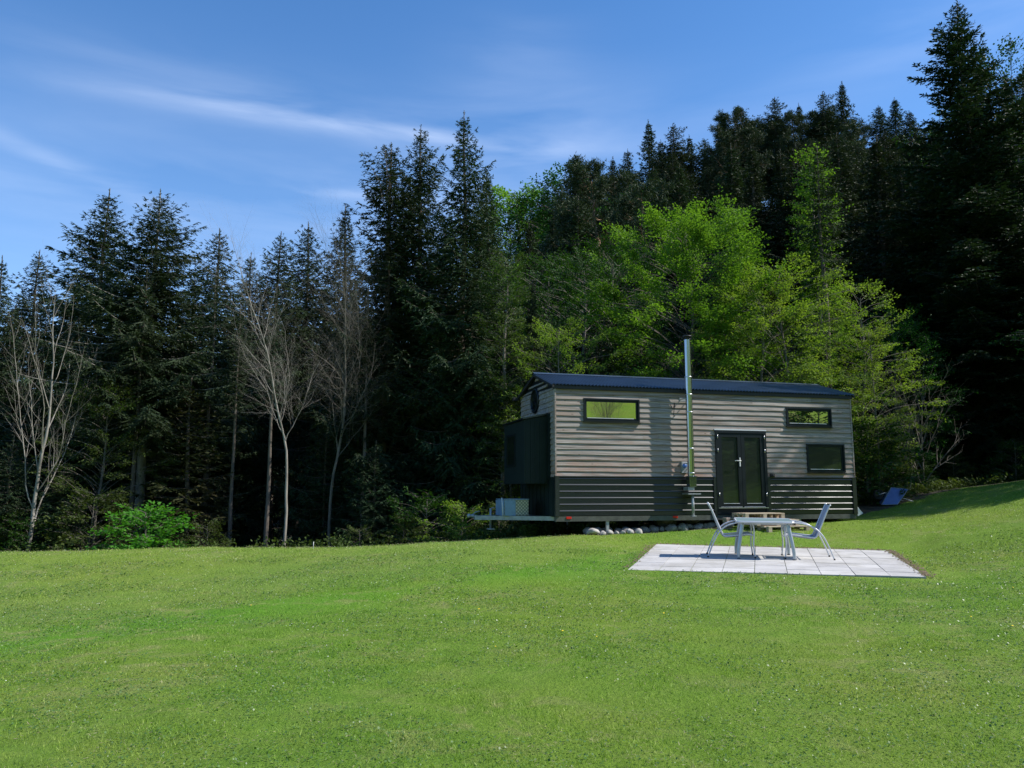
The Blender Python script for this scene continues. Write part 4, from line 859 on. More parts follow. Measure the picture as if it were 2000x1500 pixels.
mb = MB(); mb.add([pat(0, 0, -.018), pat(1, 0, -.018), pat(1, 1, -.018), pat(0, 1, -.018)], [(0, 1, 2, 3)])
o = mb.build('terrace_bedding', M['floor']); tag(o, kind='structure')
# crumbs of soil at the cut edge of the turf
rs = np.random.RandomState(8); V, Fc = [], []
for (u0, v0, u1, v1, n) in [(0, 1, 1, 1, 520), (1, 0, 1, 1, 520), (0, 0, 0, 1, 170)]:
    for i in range(n):
        t_ = rs.uniform(); p = pat(u0 + (u1 - u0) * t_, v0 + (v1 - v0) * t_); r_ = rs.uniform(.008, .030); ox = rs.normal(0, .05) + (.05 if u0 == 1 else (-.05 if u1 == 0 else 0)); oy = abs(rs.normal(0, .05)) if v0 == 1 else rs.normal(0, .02)
        c_ = np.array([p[0] + ox, p[1] + oy, p[2] + rs.uniform(-.01, .02)]); b0 = len(V)
        for d in [(1, 0, 0), (-.5, .87, 0), (-.5, -.87, 0), (0, 0, .7)]: V.append(c_ + np.array(d) * r_ * rs.uniform(.6, 1.3, 3))
        Fc += [(b0, b0 + 1, b0 + 3), (b0 + 1, b0 + 2, b0 + 3), (b0 + 2, b0, b0 + 3)]
tag(link('soil', mesh_np('soil', V, [Fc], [M['soil']])), 'dark soil crumbs along the cut turf edge of the terrace', 'soil', kind='stuff')

# ------------------------------------------------------------------ garden table and chairs
def padz(x, y):   # height of the slabs under a point
    d = np.array([[PAT[1][0] - PAT[0][0], PAT[3][0] - PAT[0][0]], [PAT[1][1] - PAT[0][1], PAT[3][1] - PAT[0][1]]]); u, v = np.linalg.solve(d, np.array([x - PAT[0][0], y - PAT[0][1]])); return pat(u, v)[2]
TX, TY = 4.79, 15.0
tb = thing('garden_table', 'square glass topped garden table with curved grey legs on the terrace', 'table', (TX, TY, padz(TX, TY)), R(-2))
tb.rotation_euler = (R(2.3), R(.5), R(-13))
tw, td, th = .51, .44, .70
mb = MB()
fr = [(-tw, -td), (tw, -td), (tw, td), (-tw, td)]; rim = []
for (cx_, cy_), (a0) in zip([(tw - .07, -td + .07), (tw - .07, td - .07), (-tw + .07, td - .07), (-tw + .07, -td + .07)], (-90, 0, 90, 180)):
    for k in range(5): a = R(a0 + 22.5 * k); rim.append((cx_ + .07 * math.cos(a), cy_ + .07 * math.sin(a), th - .02))
rim.append(rim[0]); rim.append(rim[1]); mb.tube(rim, .019, 8, cap=False); mb.build('rim', M['tube'], tb)
mb = MB(); mb.box(-tw + .012, -td + .012, th - .014, tw - .012, td - .012, th - .006, 0, .002); mb.build('tabletop', M['glass_table'], tb)
mb = MB()
for sx in (-1, 1): mb.tube([(sx * (tw - .09), -td + .03, th - .055), (sx * (tw - .09), td - .03, th - .055)], .014, 8)
for sy in (-1, 1): mb.tube([(-tw + .03, sy * (td - .09), th - .055), (tw - .03, sy * (td - .09), th - .055)], .014, 8)
mb.build('under_frame', M['tube'], tb)
for sx in (-1, 1):
    for sy in (-1, 1):
        pts = spline([(sx * (tw - .11), sy * (td - .10), th - .03), (sx * (tw - .085), sy * (td - .075), .52), (sx * (tw - .045), sy * (td - .04), .3), (sx * (tw - .02), sy * (td - .02), .12), (sx * (tw - .02), sy * (td - .02), .012)], 5)
        mb = MB(); mb.tube(pts, [.036 - .008 * k / len(pts) for k in range(len(pts))], 10, flat=.75); lg = mb.build('leg', M['tableleg'], tb)
        mb = MB(); p = pts[-1]; mb.lathe([(0, .013), (.03, .012), (.031, .001), (0, .0)], (p[0], p[1], 0), n=12); mb.build('foot_cap', M['black'], lg)
def chair(x, y, rz, label):
    c = thing('garden_chair', label, 'chair', (x, y, padz(x, y)), rz, 'garden chairs at the table')
    c.rotation_euler = (R(2.0) * math.cos(rz), -R(2.0) * math.sin(rz), rz)
    for s in (-1, 1):
        yy = s * .275
        pts = spline([(-.50, yy, .012), (-.42, yy, .22), (-.31, yy, .44), (-.17, yy, .58), (.0, yy, .645), (.16, yy, .665), (.28, yy, .655), (.335, yy, .60), (.345, yy, .45), (.33, yy, .25), (.355, yy, .012)], 5)
        mb = MB(); mb.tube(pts, .0135, 8); a = mb.build('arm_frame', M['tube'], c)
        for q in (pts[0], pts[-1]):
            mb = MB(); mb.tube([(q[0], q[1], .0), (q[0], q[1], .03)], .017, 8); mb.build('foot_cap', M['black'], a)
        pts = spline([(-.475, s * .235, .985), (-.46, s * .235, .99), (-.40, s * .235, .86), (-.30, s * .235, .62), (-.225, s * .235, .445), (-.19, s * .235, .405), (-.14, s * .235, .398), (.05, s * .235, .42), (.26, s * .235, .44), (.32, s * .235, .425)], 4)
        mb = MB(); mb.tube(pts, .015, 8); mb.build('side_rail', M['tube'], c)
    mb = MB()
    for p, q in [((-.31, .44), .275), ((.345, .405), .275)]: mb.tube([(p[0], -q, p[1]), (p[0], q, p[1])], .011, 8)
    mb.build('cross_bar', M['tube'], c)
    prof = spline([(-.465, 0, .985), (-.40, 0, .855), (-.315, 0, .62), (-.245, 0, .445), (-.205, 0, .40), (-.14, 0, .382), (.05, 0, .40), (.26, 0, .43), (.32, 0, .42)], 5); V, Fc = [], []
    for p in prof:
        for k in range(9):
            v = -1 + k / 4; V.append((p[0] + .018 * (1 - v * v) * (-1 if p[2] > .46 else 0), v * .232, p[2] - .022 * (1 - v * v) * (1 if p[2] < .46 else 0)))
    n = len(prof)
    for d in (0, .004):
        pass
    ns = 9; V2 = [(a, b_, c_ - .005) for a, b_, c_ in V]; o_ = n * ns
    for i in range(n - 1):
        for k in range(ns - 1):
            Fc.append((i * ns + k, i * ns + k + 1, (i + 1) * ns + k + 1, (i + 1) * ns + k)); Fc.append(tuple(o_ + q for q in (i * ns + k, (i + 1) * ns + k, (i + 1) * ns + k + 1, i * ns + k + 1)))
    nb_ = 5 * 4  # rows belonging to the backrest
    for nm, lo, hi in (('backrest', 0, nb_), ('seat', nb_, n - 1)):
        mb = MB(); VV_ = V[lo * ns:(hi + 1) * ns]; W_ = V2[lo * ns:(hi + 1) * ns]; m_ = hi - lo + 1; f1 = [(i * ns + k, i * ns + k + 1, (i + 1) * ns + k + 1, (i + 1) * ns + k) for i in range(m_ - 1) for k in range(ns - 1)]
        f2 = [tuple(m_ * ns + q for q in f[::-1]) for f in f1]; mb.add(VV_ + W_, f1 + f2, 0, True); me = bpy.data.meshes.new(nm); me.from_pydata(mb.v, [], mb.f); me.materials.append(M['sling']); me.polygons.foreach_set('use_smooth', [True] * len(mb.f)); link(nm, me, c)
    return c
chair(4.25, 15.08, R(-12), 'silver garden chair left of the table, facing right')
chair(5.48, 14.85, R(167), 'silver garden chair right of the table, facing left')

# ------------------------------------------------------------------ the cabin on wheels
HL, HW, HH = 8.28, 3.0, 3.05
HB = (1.045, 18.45, .93); HA = R(15.1)
house = thing('tiny_house', 'wooden cabin on a trailer with dark sheet metal skirt and corrugated roof', 'tiny house', HB, HA)
FLR = 0.92                # top of the dark skirt
OPEN = [(.72, 2.27, 2.15, 2.80), (6.32, 2.27, 7.66, 2.73), (6.88, 1.08, 8.00, 1.79), (4.22, .16, 5.66, 2.11)]
mb = MB(); mb.box(.0, .045, 0, HL, HW, HH); mb.build('body', M['frame'], house)
# clapboards on the long wall
rb = random.Random(5); NBD = 16; bh = (HH - FLR) / NBD; mb = MB()
xs_all = sorted(set([0.0, HL] + [o_[0] for o_ in OPEN] + [o_[2] for o_ in OPEN]))
for i in range(NBD):
    z0, z1 = FLR + i * bh - .006 * (i > 0), FLR + (i + 1) * bh + .012; zc = z0 + bh
    def yat(z): return -.028 + .028 * min(1, (z - z0) / (z1 - z0)) + .004
    runs = []
    for a, b_ in zip(xs_all[:-1], xs_all[1:]):
        cuts = [(z0, z1)]
        for (ox0, oz0, ox1, oz1) in OPEN:
            if a >= ox0 - 1e-6 and b_ <= ox1 + 1e-6:
                nc_ = []
                for (p, q) in cuts:
                    if oz1 <= p or oz0 >= q: nc_.append((p, q)); continue
                    if p < oz0: nc_.append((p, oz0))
                    if q > oz1: nc_.append((oz1, q))
                cuts = nc_
        for (p, q) in cuts: runs.append([a, b_, p, q])
    merged = []
    for r_ in runs:
        if merged and abs(merged[-1][1] - r_[0]) < 1e-6 and merged[-1][2:] == r_[2:]: merged[-1][1] = r_[1]
        else: merged.append(list(r_))
    # butt joints between board lengths
    joints = sorted(rb.uniform(.8, HL - .8) for _ in range(1 + i % 2)); out = []
    for r_ in merged:
        a = r_[0]
        for j in joints:
            if a + .3 < j < r_[1] - .3: out.append([a, j - .0015, r_[2], r_[3]]); a = j + .0015
        out.append([a, r_[1], r_[2], r_[3]])
    ph = rb.uniform(0, 9)
    for (a, b_, p, q) in out:
        n = max(1, int((b_ - a) / .18)); V = []
        for k in range(n + 1):
            x = a + (b_ - a) * k / n; wob = (.0045 * math.sin(x * 2.3 + ph) + .003 * math.sin(x * 6.1 + ph * 2)) * (1 if p == z0 else 0)
            y0_, y1_ = yat(p), yat(q); V += [(x, y0_, p + wob), (x, y1_, q), (x, .046, q), (x, .046, p + wob)]
        Fc = []
        for k in range(n):
            b0 = 4 * k
            for e0, e1 in ((0, 1), (1, 2), (2, 3), (3, 0)): Fc.append((b0 + e0, b0 + e1, b0 + 4 + e1, b0 + 4 + e0))
        Fc += [(0, 1, 2, 3), (4 * n + 3, 4 * n + 2, 4 * n + 1, 4 * n)]
        mb.add(V, Fc)
mb.build('front_cladding', M['board'], house)
# corner boards
mb = MB(); mb.box(-.03, -.03, FLR - .02, .004, .09, HH - .03); mb.build('corner_board', M['board'], house)
mb = MB(); mb.box(HL - .002, -.028, FLR, HL + .03, .10, HH - .03); mb.build('corner_board', M['board'], house)
# ribbed skirt
def skirt(x0, x1, nrib=6):
    mb = MB(); prof = []; ph = FLR / nrib
    for i in range(nrib):
        z = i * ph
        prof += [(-.004, z + .004), (-.004, z + ph - .062), (-.034, z + ph - .054), (-.036, z + ph - .048), (-.034, z + ph - .040), (-.026, z + ph - .026), (-.004, z + ph - .018), (-.004, z + ph - .002)]
    prof.append((-.004, FLR - .002)); V = []
    for x in (x0, x1): V += [(x, y, z) for y, z in prof]
    n = len(prof); mb.add(V, [(k, k + 1, n + k + 1, n + k) for k in range(n - 1)], 0)
    mb.box(x0, .0, .0, x1, .046, FLR - .004); return mb
o = skirt(.07, 4.20).build('skirt_panel', M['skirt'], house)
o = skirt(5.70, HL - .06).build('skirt_panel', M['skirt'], house)
mb = MB()
for a, b_ in [(-.035, .07), (4.13, 4.215), (5.665, 5.74), (HL - .08, HL + .034)]: mb.box(a, -.040, -.01, b_, .05, FLR + .012)
mb.box(-.034, -.046, FLR - .006, 4.214, .03, FLR + .016); mb.box(5.67, -.046, FLR - .006, HL + .032, .03, FLR + .016)
mb.build('skirt_trim', M['skirt'], house)
# gable end towards the drawbar
def roofz(y): return HH + .50 * (y / (HW * .5)) if y < HW * .5 else HH + .50 - (.36) * (y - HW * .5) / (HW * .5)
mb = MB(); rg = random.Random(8); zz = FLR
while zz < HH + .48:
    z1 = min(zz + .131, HH + .50); ys = np.linspace(0, HW, 21); ins = [y for y in ys if roofz(y) - .05 > zz + .02]
    if len(ins) > 1:
        y0_, y1_ = ins[0], ins[-1]; V = []
        for y in (y0_, y1_): zt = max(zz + .01, min(z1, roofz(y) - .03)); V += [(-.028, y, zz), (-.006, y, zt), (.0, y, zt), (.0, y, zz)]
        mb.add(V, [(0, 1, 5, 4), (1, 2, 6, 5), (3, 0, 4, 7), (0, 3, 2, 1), (4, 5, 6, 7)])
    zz += .131
mb.build('gable_cladding', M['board'], house)
mb = MB(); mb.add([(0, 0, HH), (0, HW, HH), (0, HW, HH + .12), (0, HW / 2, HH + .48), (HL, 0, HH), (HL, HW, HH), (HL, HW, HH + .12), (HL, HW / 2, HH + .48)], [(0, 3, 2, 1), (4, 5, 6, 7)])
mb.build('gable_wall', M['frame'], house)
mb = MB()
for k in range(18): mb.box(-.022 - .012 * (k % 2), k * HW / 18 + .002, -.02, -.002, (k + 1) * HW / 18 - .002, FLR - .005)
mb.build('end_skirt', M['bay'], house)
mb = MB(); mb.box(-.034, .36, FLR + .002, -.03, .36, FLR + .002)
# dark panel wall round the bay
mb = MB(); mb.box(-.05, .36, FLR - .05, -.004, HW - .02, 2.46)
for k in range(12): mb.box(-.062, .40 + k * .21, FLR - .04, -.048, .46 + k * .21, 2.45)
mb.build('dark_end_panel', M['bay'], house)
# round window
mb = MB(); yc, zc = 1.60, 2.90
mb.lathe([(.26, -.02), (.26, -.065), (.315, -.065), (.33, -.05), (.33, .0)], (0, yc, zc), 'x', 40); ow = mb.build('round_window', M['frame'], house)
mb = MB(); mb.lathe([(.001, -.036), (.265, -.036)], (0, yc, zc), 'x', 40); mb.build('pane', M['glass_dark'], ow)
mb = MB(); mb.box(-.056, yc - .012, zc - .26, -.038, yc + .012, zc + .26); mb.box(-.054, yc - .26, zc - .012, -.040, yc + .26, zc + .012)
for a in (45, 135):
    c_, s_ = math.cos(R(a)), math.sin(R(a)); mb.tube([(-.046, yc - .26 * c_, zc - .26 * s_), (-.046, yc + .26 * c_, zc + .26 * s_)], .009, 6)
mb.build('glazing_bar', M['frame'], ow)
# bay box with its window
bx0, bx1, by0, by1, bz0, bz1 = -.64, -.052, .50, 2.42, .76, 2.30
mb = MB(); mb.add([(bx0, by0, bz0), (bx1, by0, bz0), (bx1, by1, bz0), (bx0, by1, bz0), (bx0, by0, bz1), (bx1, by0, bz1 + .12), (bx1, by1, bz1 + .12), (bx0, by1, bz1)], [(0, 3, 2, 1), (0, 1, 5, 4), (1, 2, 6, 5), (2, 3, 7, 6), (3, 0, 4, 7), (4, 5, 6, 7)])
for k in range(5): mb.box(bx0 + .04 + k * .115, by0 - .018, bz0 + .02, bx0 + .075 + k * .115, by0 + .001, bz1 - .02)
bay = mb.build('bay', M['bay'], house)
mb = MB(); mb.add([(bx0 - .05, by0 - .05, bz1 + .005), (bx1, by0 - .05, bz1 + .135), (bx1, by1 + .05, bz1 + .135), (bx0 - .05, by1 + .05, bz1 + .005), (bx0 - .05, by0 - .05, bz1 + .045), (bx1, by0 - .05, bz1 + .175), (bx1, by1 + .05, bz1 + .175), (bx0 - .05, by1 + .05, bz1 + .045)], [(0, 3, 2, 1), (0, 1, 5, 4), (1, 2, 6, 5), (2, 3, 7, 6), (3, 0, 4, 7), (4, 5, 6, 7)])
mb.build('bay_roof', M['skirt'], bay)
def ringbox(mb, ax, a0, z0, a1, z1, wd, d0, d1):
    """rectangular frame; ax 'x': lies in the x-z plane, depth along y; ax 'y': in the y-z plane"""
    for (p0, q0, p1, q1) in [(a0, z0, a0 + wd, z1), (a1 - wd, z0, a1, z1), (a0 + wd, z0, a1 - wd, z0 + wd), (a0 + wd, z1 - wd, a1 - wd, z1)]:
        if ax == 'x': mb.box(p0, d0, q0, p1, d1, q1)
        else: mb.box(d0, p0, q0, d1, p1, q1)
    return mb
bw = ringbox(MB(), 'y', 1.30, 1.2, 2.15, 2.02, .06, bx0 - .02, bx0 + .01).build('bay_window', M['frame'], bay)
mb = MB(); mb.box(bx0 - .008, 1.36, 1.26, bx0 - .003, 2.09, 1.96); mb.build('pane', M['glass_dark'], bay)
# windows of the long wall
def window(x0, z0, x1, z1, glass):
    w_ = MB(); ringbox(w_, 'x', x0 - .015, z0 - .012, x1 + .015, z1 + .015, .035, -.045, .044); w_ = w_.build('window', M['frame'], house)
    mb = MB(); ringbox(mb, 'x', x0 + .022, z0 + .025, x1 - .022, z1 - .022, .045, -.012, .03); mb.build('sash', M['frame'], w_)
    mb = MB(); mb.box(x0 + .066, .004, z0 + .069, x1 - .066, .010, z1 - .066); mb.build('pane', glass, w_)
    mb = MB(); mb.add([(x0 - .03, -.075, z0 - .035), (x1 + .03, -.075, z0 - .035), (x1 + .03, .0, z0 - .012), (x0 - .03, .0, z0 - .012), (x0 - .03, -.075, z0 - .047), (x1 + .03, -.075, z0 - .047), (x1 + .03, .0, z0 - .03), (x0 - .03, .0, z0 - .03)], [(0, 1, 2, 3), (4, 7, 6, 5), (0, 4, 5, 1), (1, 5, 6, 2), (3, 7, 4, 0)])
    mb.build('sill', M['frame'], w_)
    mb = MB(); mb.box(x0 + .08, -.030, z0 + .060, x1 - .14, -.004, z0 + .073); mb.build('drip_rail', M['trim'], w_)
window(.72, 2.27, 2.15, 2.80, M['glass_bright']); window(6.32, 2.27, 7.66, 2.73, M['glass_bright']); window(6.88, 1.08, 8.00, 1.79, M['glass_dark'])
# double door
dx0, dz0, dx1, dz1 = 4.22, .0, 5.66, 2.11
mb = MB(); mb.box(dx0, -.03, .0, dx1, .046, .17); mb.box(dx0 - .005, -.05, dz0 + .02, dx0 + .07, .046, dz1); mb.box(dx1 - .07, -.05, dz0 + .02, dx1 + .005, .046, dz1); mb.box(dx0 + .07, -.05, dz1 - .07, dx1 - .07, .046, dz1)
door = mb.build('door', M['frame'], house)
mb = MB(); mb.box(dx0 - .03, -.052, dz1, dx1 + .02, .0, dz1 + .03); mb.build('drip_cap', M['trim'], door)
mb = MB(); mb.box(dx0 + .02, -.075, .155, dx1 - .02, -.025, .172); mb.build('threshold', M['alu'], door)
mid = (dx0 + dx1) / 2
for (a, b_) in [(dx0 + .075, mid - .004), (mid + .004, dx1 - .075)]:
    mb = ringbox(MB(), 'x', a, .18, b_, dz1 - .08, .095, -.035, .02); lf = mb.build('door_leaf', M['frame'], door)
    mb = MB(); mb.box(a + .095, -.008, .275, b_ - .095, -.002, dz1 - .175); mb.build('pane', M['glass_dark'], lf)
    mb = MB(); mb.box(a + .10, -.044, .268, b_ - .10, -.036, .280); mb.build('glazing_trim', M['trim'], lf)
    mb = MB(); mb.box(a + .02, -.046, .183, b_ - .02, -.036, .192); mb.build('weather_bar', M['trim'], lf)
mb = MB(); hx = mid - .05; mb.box(hx - .015, -.048, 1.20, hx + .015, -.036, 1.42, 0, .003); mb.tube([(hx, -.05, 1.34), (hx, -.09, 1.34), (hx - .02, -.095, 1.34), (hx - .17, -.092, 1.34)], .011, 8); mb.build('handle', M['white'], door)
for z in (.45, 1.55, 1.9):
    for x in (dx0 + .05, dx1 - .05):
        mb = MB(); mb.tube([(x, -.056, z), (x, -.056, z + .09)], .010, 8); mb.build('hinge', M['alu'], door)
# eaves fascia and corrugated roof
mb = MB(); mb.box(-.05, -.055, HH - .03, HL + .06, .02, HH + .055); mb.build('fascia', M['fascia'], house)
def slope(y0_, z0_, y1_, z1_, x0, x1):
    pitch = .09; nxr = int((x1 - x0) / pitch * 6); V, Fc = [], []
    nyv = np.array([-(z1_ - z0_), (y1_ - y0_)]); nyv = nyv / np.linalg.norm(nyv)
    if nyv[1] < 0: nyv = -nyv
    for off in (0, -.004):
        for k in range(nxr + 1):
            x = x0 + (x1 - x0) * k / nxr; h_ = ( .017) * math.sin(2 * math.pi * x / pitch) + off
            for (y, z) in ((y0_, z0_), (y1_, z1_)): V.append((x, y + nyv[0] * h_, z + nyv[1] * h_))
    n = nxr + 1
    for k in range(nxr):
        Fc.append((2 * k, 2 * k + 2, 2 * k + 3, 2 * k + 1)); a = 2 * n
        Fc.append((a + 2 * k, a + 2 * k + 1, a + 2 * k + 3, a + 2 * k + 2)); Fc.append((2 * k, a + 2 * k, a + 2 * k + 2, 2 * k + 2)); Fc.append((2 * k + 1, 2 * k + 3, a + 2 * k + 3, a + 2 * k + 1))
    return V, Fc
mb = MB(); ZR = HH + .56
for args in [(-.09, HH + .075, HW / 2, ZR), (HW + .09, HH + .13, HW / 2, ZR)]:
    V, Fc = slope(*args, -.11, HL + .13); mb.add(V, Fc, 0, False)
roof = mb.build('roof', M['roof'], house)
mb = MB(); mb.add([(-.12, HW / 2 - .14, ZR - .022), (HL + .14, HW / 2 - .14, ZR - .022), (HL + .14, HW / 2, ZR + .03), (-.12, HW / 2, ZR + .03), (-.12, HW / 2 + .14, ZR - .022), (HL + .14, HW / 2 + .14, ZR - .022)], [(0, 1, 2, 3), (3, 2, 5, 4)]); mb.build('ridge_cap', M['roof'], roof)
for x in (-.105, HL + .075):
    mb = MB(); e = .045
    mb.add([(x, -.09, HH + .0), (x, HW / 2, ZR - .085), (x, HW / 2, ZR - .015), (x, -.09, HH + .055), (x + e, -.09, HH + .0), (x + e, HW / 2, ZR - .085), (x + e, HW / 2, ZR - .015), (x + e, -.09, HH + .055)], [(0, 1, 2, 3), (4, 7, 6, 5), (0, 4, 5, 1), (3, 2, 6, 7), (0, 3, 7, 4)])
    mb.add([(x, HW + .09, HH + .04), (x, HW / 2 + .001, ZR - .085), (x, HW / 2 + .001, ZR - .015), (x, HW + .09, HH + .11), (x + e, HW + .09, HH + .04), (x + e, HW / 2 + .001, ZR - .085), (x + e, HW / 2 + .001, ZR - .015), (x + e, HW + .09, HH + .11)], [(0, 3, 2, 1), (4, 5, 6, 7), (0, 1, 5, 4), (3, 7, 6, 2), (0, 4, 7, 3)])
    mb.build('barge_board', M['fascia'], roof)
mb = MB(); mb.box(-.22, HW + .02, HH + .02, -.06, HW + .16, HH + .11); mb.build('gutter_end', M['fascia'], house)
# flue pipe
fx, fy = 3.41, -.235; top = 4.47
mb = MB(); mb.lathe([(.085, .95), (.085, top - .12)], (fx, fy, 0), n=32); flue = mb.build('chimney', M['steel'], house)
mb = MB()
for z in (1.62, 2.52, 2.96, 3.40, 1.02): mb.lathe([(.086, z - .014), (.091, z - .010), (.091, z + .010), (.086, z + .014)], (fx, fy, 0), n=32)
mb.build('clamp_ring', M['alu'], flue)
mb = MB(); mb.lathe([(.07, top - .13), (.07, top - .05)], (fx, fy, 0), n=24); mb.lathe([(0, top - .07), (.12, top - .06), (.14, top - .045), (.10, top - .02), (.0, top)], (fx, fy, 0), n=32); mb.lathe([(.09, top - .125), (.1, top - .12), (.1, top - .11), (.0, top - .105)], (fx, fy, 0), n=24); mb.build('cap', M['black'], flue)
mb = MB(); mb.box(fx - .09, fy - .09, .69, fx + .09, fy + .09, .95, 0, .006); mb.box(fx - .11, fy - .11, .925, fx + .11, fy + .11, .94); mb.build('inspection_box', M['steel'], flue)
mb = MB(); mb.box(fx - .12, fy - .05, .60, fx + .05, fy + .2, .68, 0, .004); mb.box(fx - .14, fy - .09, .50, fx + .20, fy + .24, .525); mb.tube([(fx + .02, fy, .5), (fx + .02, fy, -.02)], .035, 12); mb.box(fx - .03, fy - .06, -.03, fx + .08, fy + .06, -.01); mb.build('bracket', M['galv'], flue)
mb = MB()
for z in (1.25, 2.86): mb.tube([(fx - .085, fy, z), (fx - .11, -.02, z)], .012, 6); mb.tube([(fx + .085, fy, z), (fx + .11, -.02, z)], .012, 6); mb.box(fx - .14, -.022, z - .05, fx + .14, -.008, z + .05)
mb.build('wall_bracket', M['galv'], flue)
# small fittings
mb = MB(); mb.box(3.24, -.075, 1.02, 3.40, -.012, 1.30, 0, .008); mt = mb.build('socket_box', M['galv'], house)
mb = MB(); mb.lathe([(0, -.11), (.05, -.108), (.055, -.10), (.055, -.074)], (3.32, 0, 1.20), 'y', 24); mb.build('socket_cap', M['blue'], mt)
mb = MB(); mb.box(5.74, -.07, .93, 5.86, -.02, 1.02, 0, .006); mb.lathe([(0, -.12), (.03, -.115), (.032, -.068)], (5.80, 0, .97), 'y', 16); mb.build('wall_socket', M['black'], house)
mb = MB(); mb.tube(spline([(3.0, -.03, 2.72), (3.06, -.06, 2.62), (3.12, -.045, 2.78), (3.08, -.05, 2.5), (3.10, -.03, 2.42)], 5), .008, 5); mb.build('hanging_cable', M['black'], house)
# chassis
mb = MB(); mb.box(-.02, -.005, -.13, HL, .10, -.012); mb.box(-.02, HW - .12, -.13, HL, HW - .02, -.012)
for k in range(12): mb.box(.2 + k * .7, .10, -.11, .27 + k * .7, HW - .12, -.03)
mb.box(0, .12, -.03, HL, HW - .14, -.013); mb.build('chassis', M['chassis'], house)
for x in (.24, 3.0, 5.9): mb = MB(); mb.box(x, -.018, -.075, x + .13, -.003, -.02, 0, .003); mb.build('reflector', M['red'], house)
mb = MB(); mb.add([(-2.0 + .35, 1.44, -.12), (-2.0 + .35, 1.56, -.12), (-2.0 + .35, 1.44, -.02), (-2.0 + .35, 1.56, -.02), (.1, .3, -.12), (.1, .4, -.12), (.1, .3, -.02), (.1, .4, -.02)], [(0, 4, 5, 1), (2, 3, 7, 6), (0, 2, 6, 4), (1, 5, 7, 3), (0, 1, 3, 2), (4, 6, 7, 5)])
mb.add([(-1.651, 1.45, -.118), (-1.651, 1.57, -.118), (-1.651, 1.45, -.018), (-1.651, 1.57, -.018), (.1, 2.6, -.118), (.1, 2.7, -.118), (.1, 2.6, -.018), (.1, 2.7, -.018)], [(0, 4, 5, 1), (2, 3, 7, 6), (0, 2, 6, 4), (1, 5, 7, 3), (0, 1, 3, 2), (4, 6, 7, 5)])
mb.box(-.9, .95, -.10, -.02, 2.1, -.03); db = mb.build('drawbar', M['galv'], house)
mb = MB(); mb.tube([(-1.60, 1.5, -.05), (-1.70, 1.5, -.03), (-1.80, 1.5, -.02)], [.05, .045, .03], 10); mb.lathe([(0, -.08), (.05, -.06), (.05, .0), (0, .03)], (-1.78, 1.5, 0), n=12); mb.tube([(-1.70, 1.5, 0), (-1.62, 1.5, .06), (-1.5, 1.5, .09)], .015, 6); mb.build('tow_coupling', M['galv'], db)
mb = MB(); mb.tube([(-1.25, 1.42, .16), (-1.25, 1.42, -.34)], .028, 10); mb.tube([(-1.25, 1.42, .15), (-1.18, 1.36, .18)], .012, 6); mb.box(-1.33, 1.34, -.36, -1.17, 1.50, -.335); mb.build('jockey_stand', M['galv'], db)
mb = MB(); mb.box(-1.02, .95, -.018, -.40, 1.75, .37, 0, .012); tool = mb.build('toolbox', M['checker'], house)
mb = MB(); mb.box(-1.035, .94, -.016, -1.022, 1.76, .36); mb.box(-1.03, .938, .372, -.39, 1.76, .392); mb.build('lid', M['tool'], tool)
mb = MB(); mb.box(-1.01, .935, -.014, -.74, .949, .36); mb.build('side_cover', M['tool'], tool)
mb = MB(); mb.tube([(-1.09, .93, .42), (-1.07, .93, .2), (-1.06, .93, -.02)], .012, 8); mb.build('stay_rod', M['white'], tool)
for x, y in ((1.3, .06), (1.3, HW - .1), (6.6, .06), (HL - .4, .5), (HL - .4, HW - .3)):
    X_ = HB[0] + x * math.cos(HA) - y * math.sin(HA); Y_ = HB[1] + x * math.sin(HA) + y * math.cos(HA); zg = gz(X_, Y_) - HB[2]
    mb = MB(); mb.box(x - .035, y - .035, zg + .01, x + .035, y + .035, -.13); mb.box(x - .08, y - .08, zg - .05, x + .08, y + .08, zg + .012); mb.build('support_leg', M['galv'], house)
for x in (3.0, 3.78, 4.56):
    X_ = HB[0] + x * math.cos(HA) - .4 * math.sin(HA); Y_ = HB[1] + x * math.sin(HA) + .4 * math.cos(HA); zg = gz(X_, Y_) - HB[2]; r_ = .31
    for y in (.30, HW - .50):
        mb = MB(); mb.lathe([(.17, 0), (.26, -.012), (.295, .01), (.31, .05), (.31, .15), (.295, .19), (.26, .21), (.17, .20)], (x, y, zg + r_ - .01), 'y', 36); wh = mb.build('wheel', M['rubber'], house)
        mb = MB(); mb.lathe([(0, .02), (.05, .015), (.06, .04), (.12, .045), (.15, .02), (.172, .0), (.175, .2)], (x, y, zg + r_ - .01), 'y', 30); mb.build('rim', M['rim'], wh)
    mb = MB(); mb.tube([(x, .4, zg + r_), (x, HW - .4, zg + r_)], .03, 8); mb.build('axle', M['chassis'], house)
mb = MB(); mb.add([(HL + .06, .0, .18), (HL + .06, .0, -.07), (HL + .25, .03, .0), (HL + .06, .16, .16), (HL + .06, .16, -.07), (HL + .24, .14, .0)], [(0, 1, 2), (3, 5, 4), (0, 2, 5, 3), (1, 4, 5, 2), (0, 3, 4, 1)]); mb.build('corner_marker', M['white'], house)

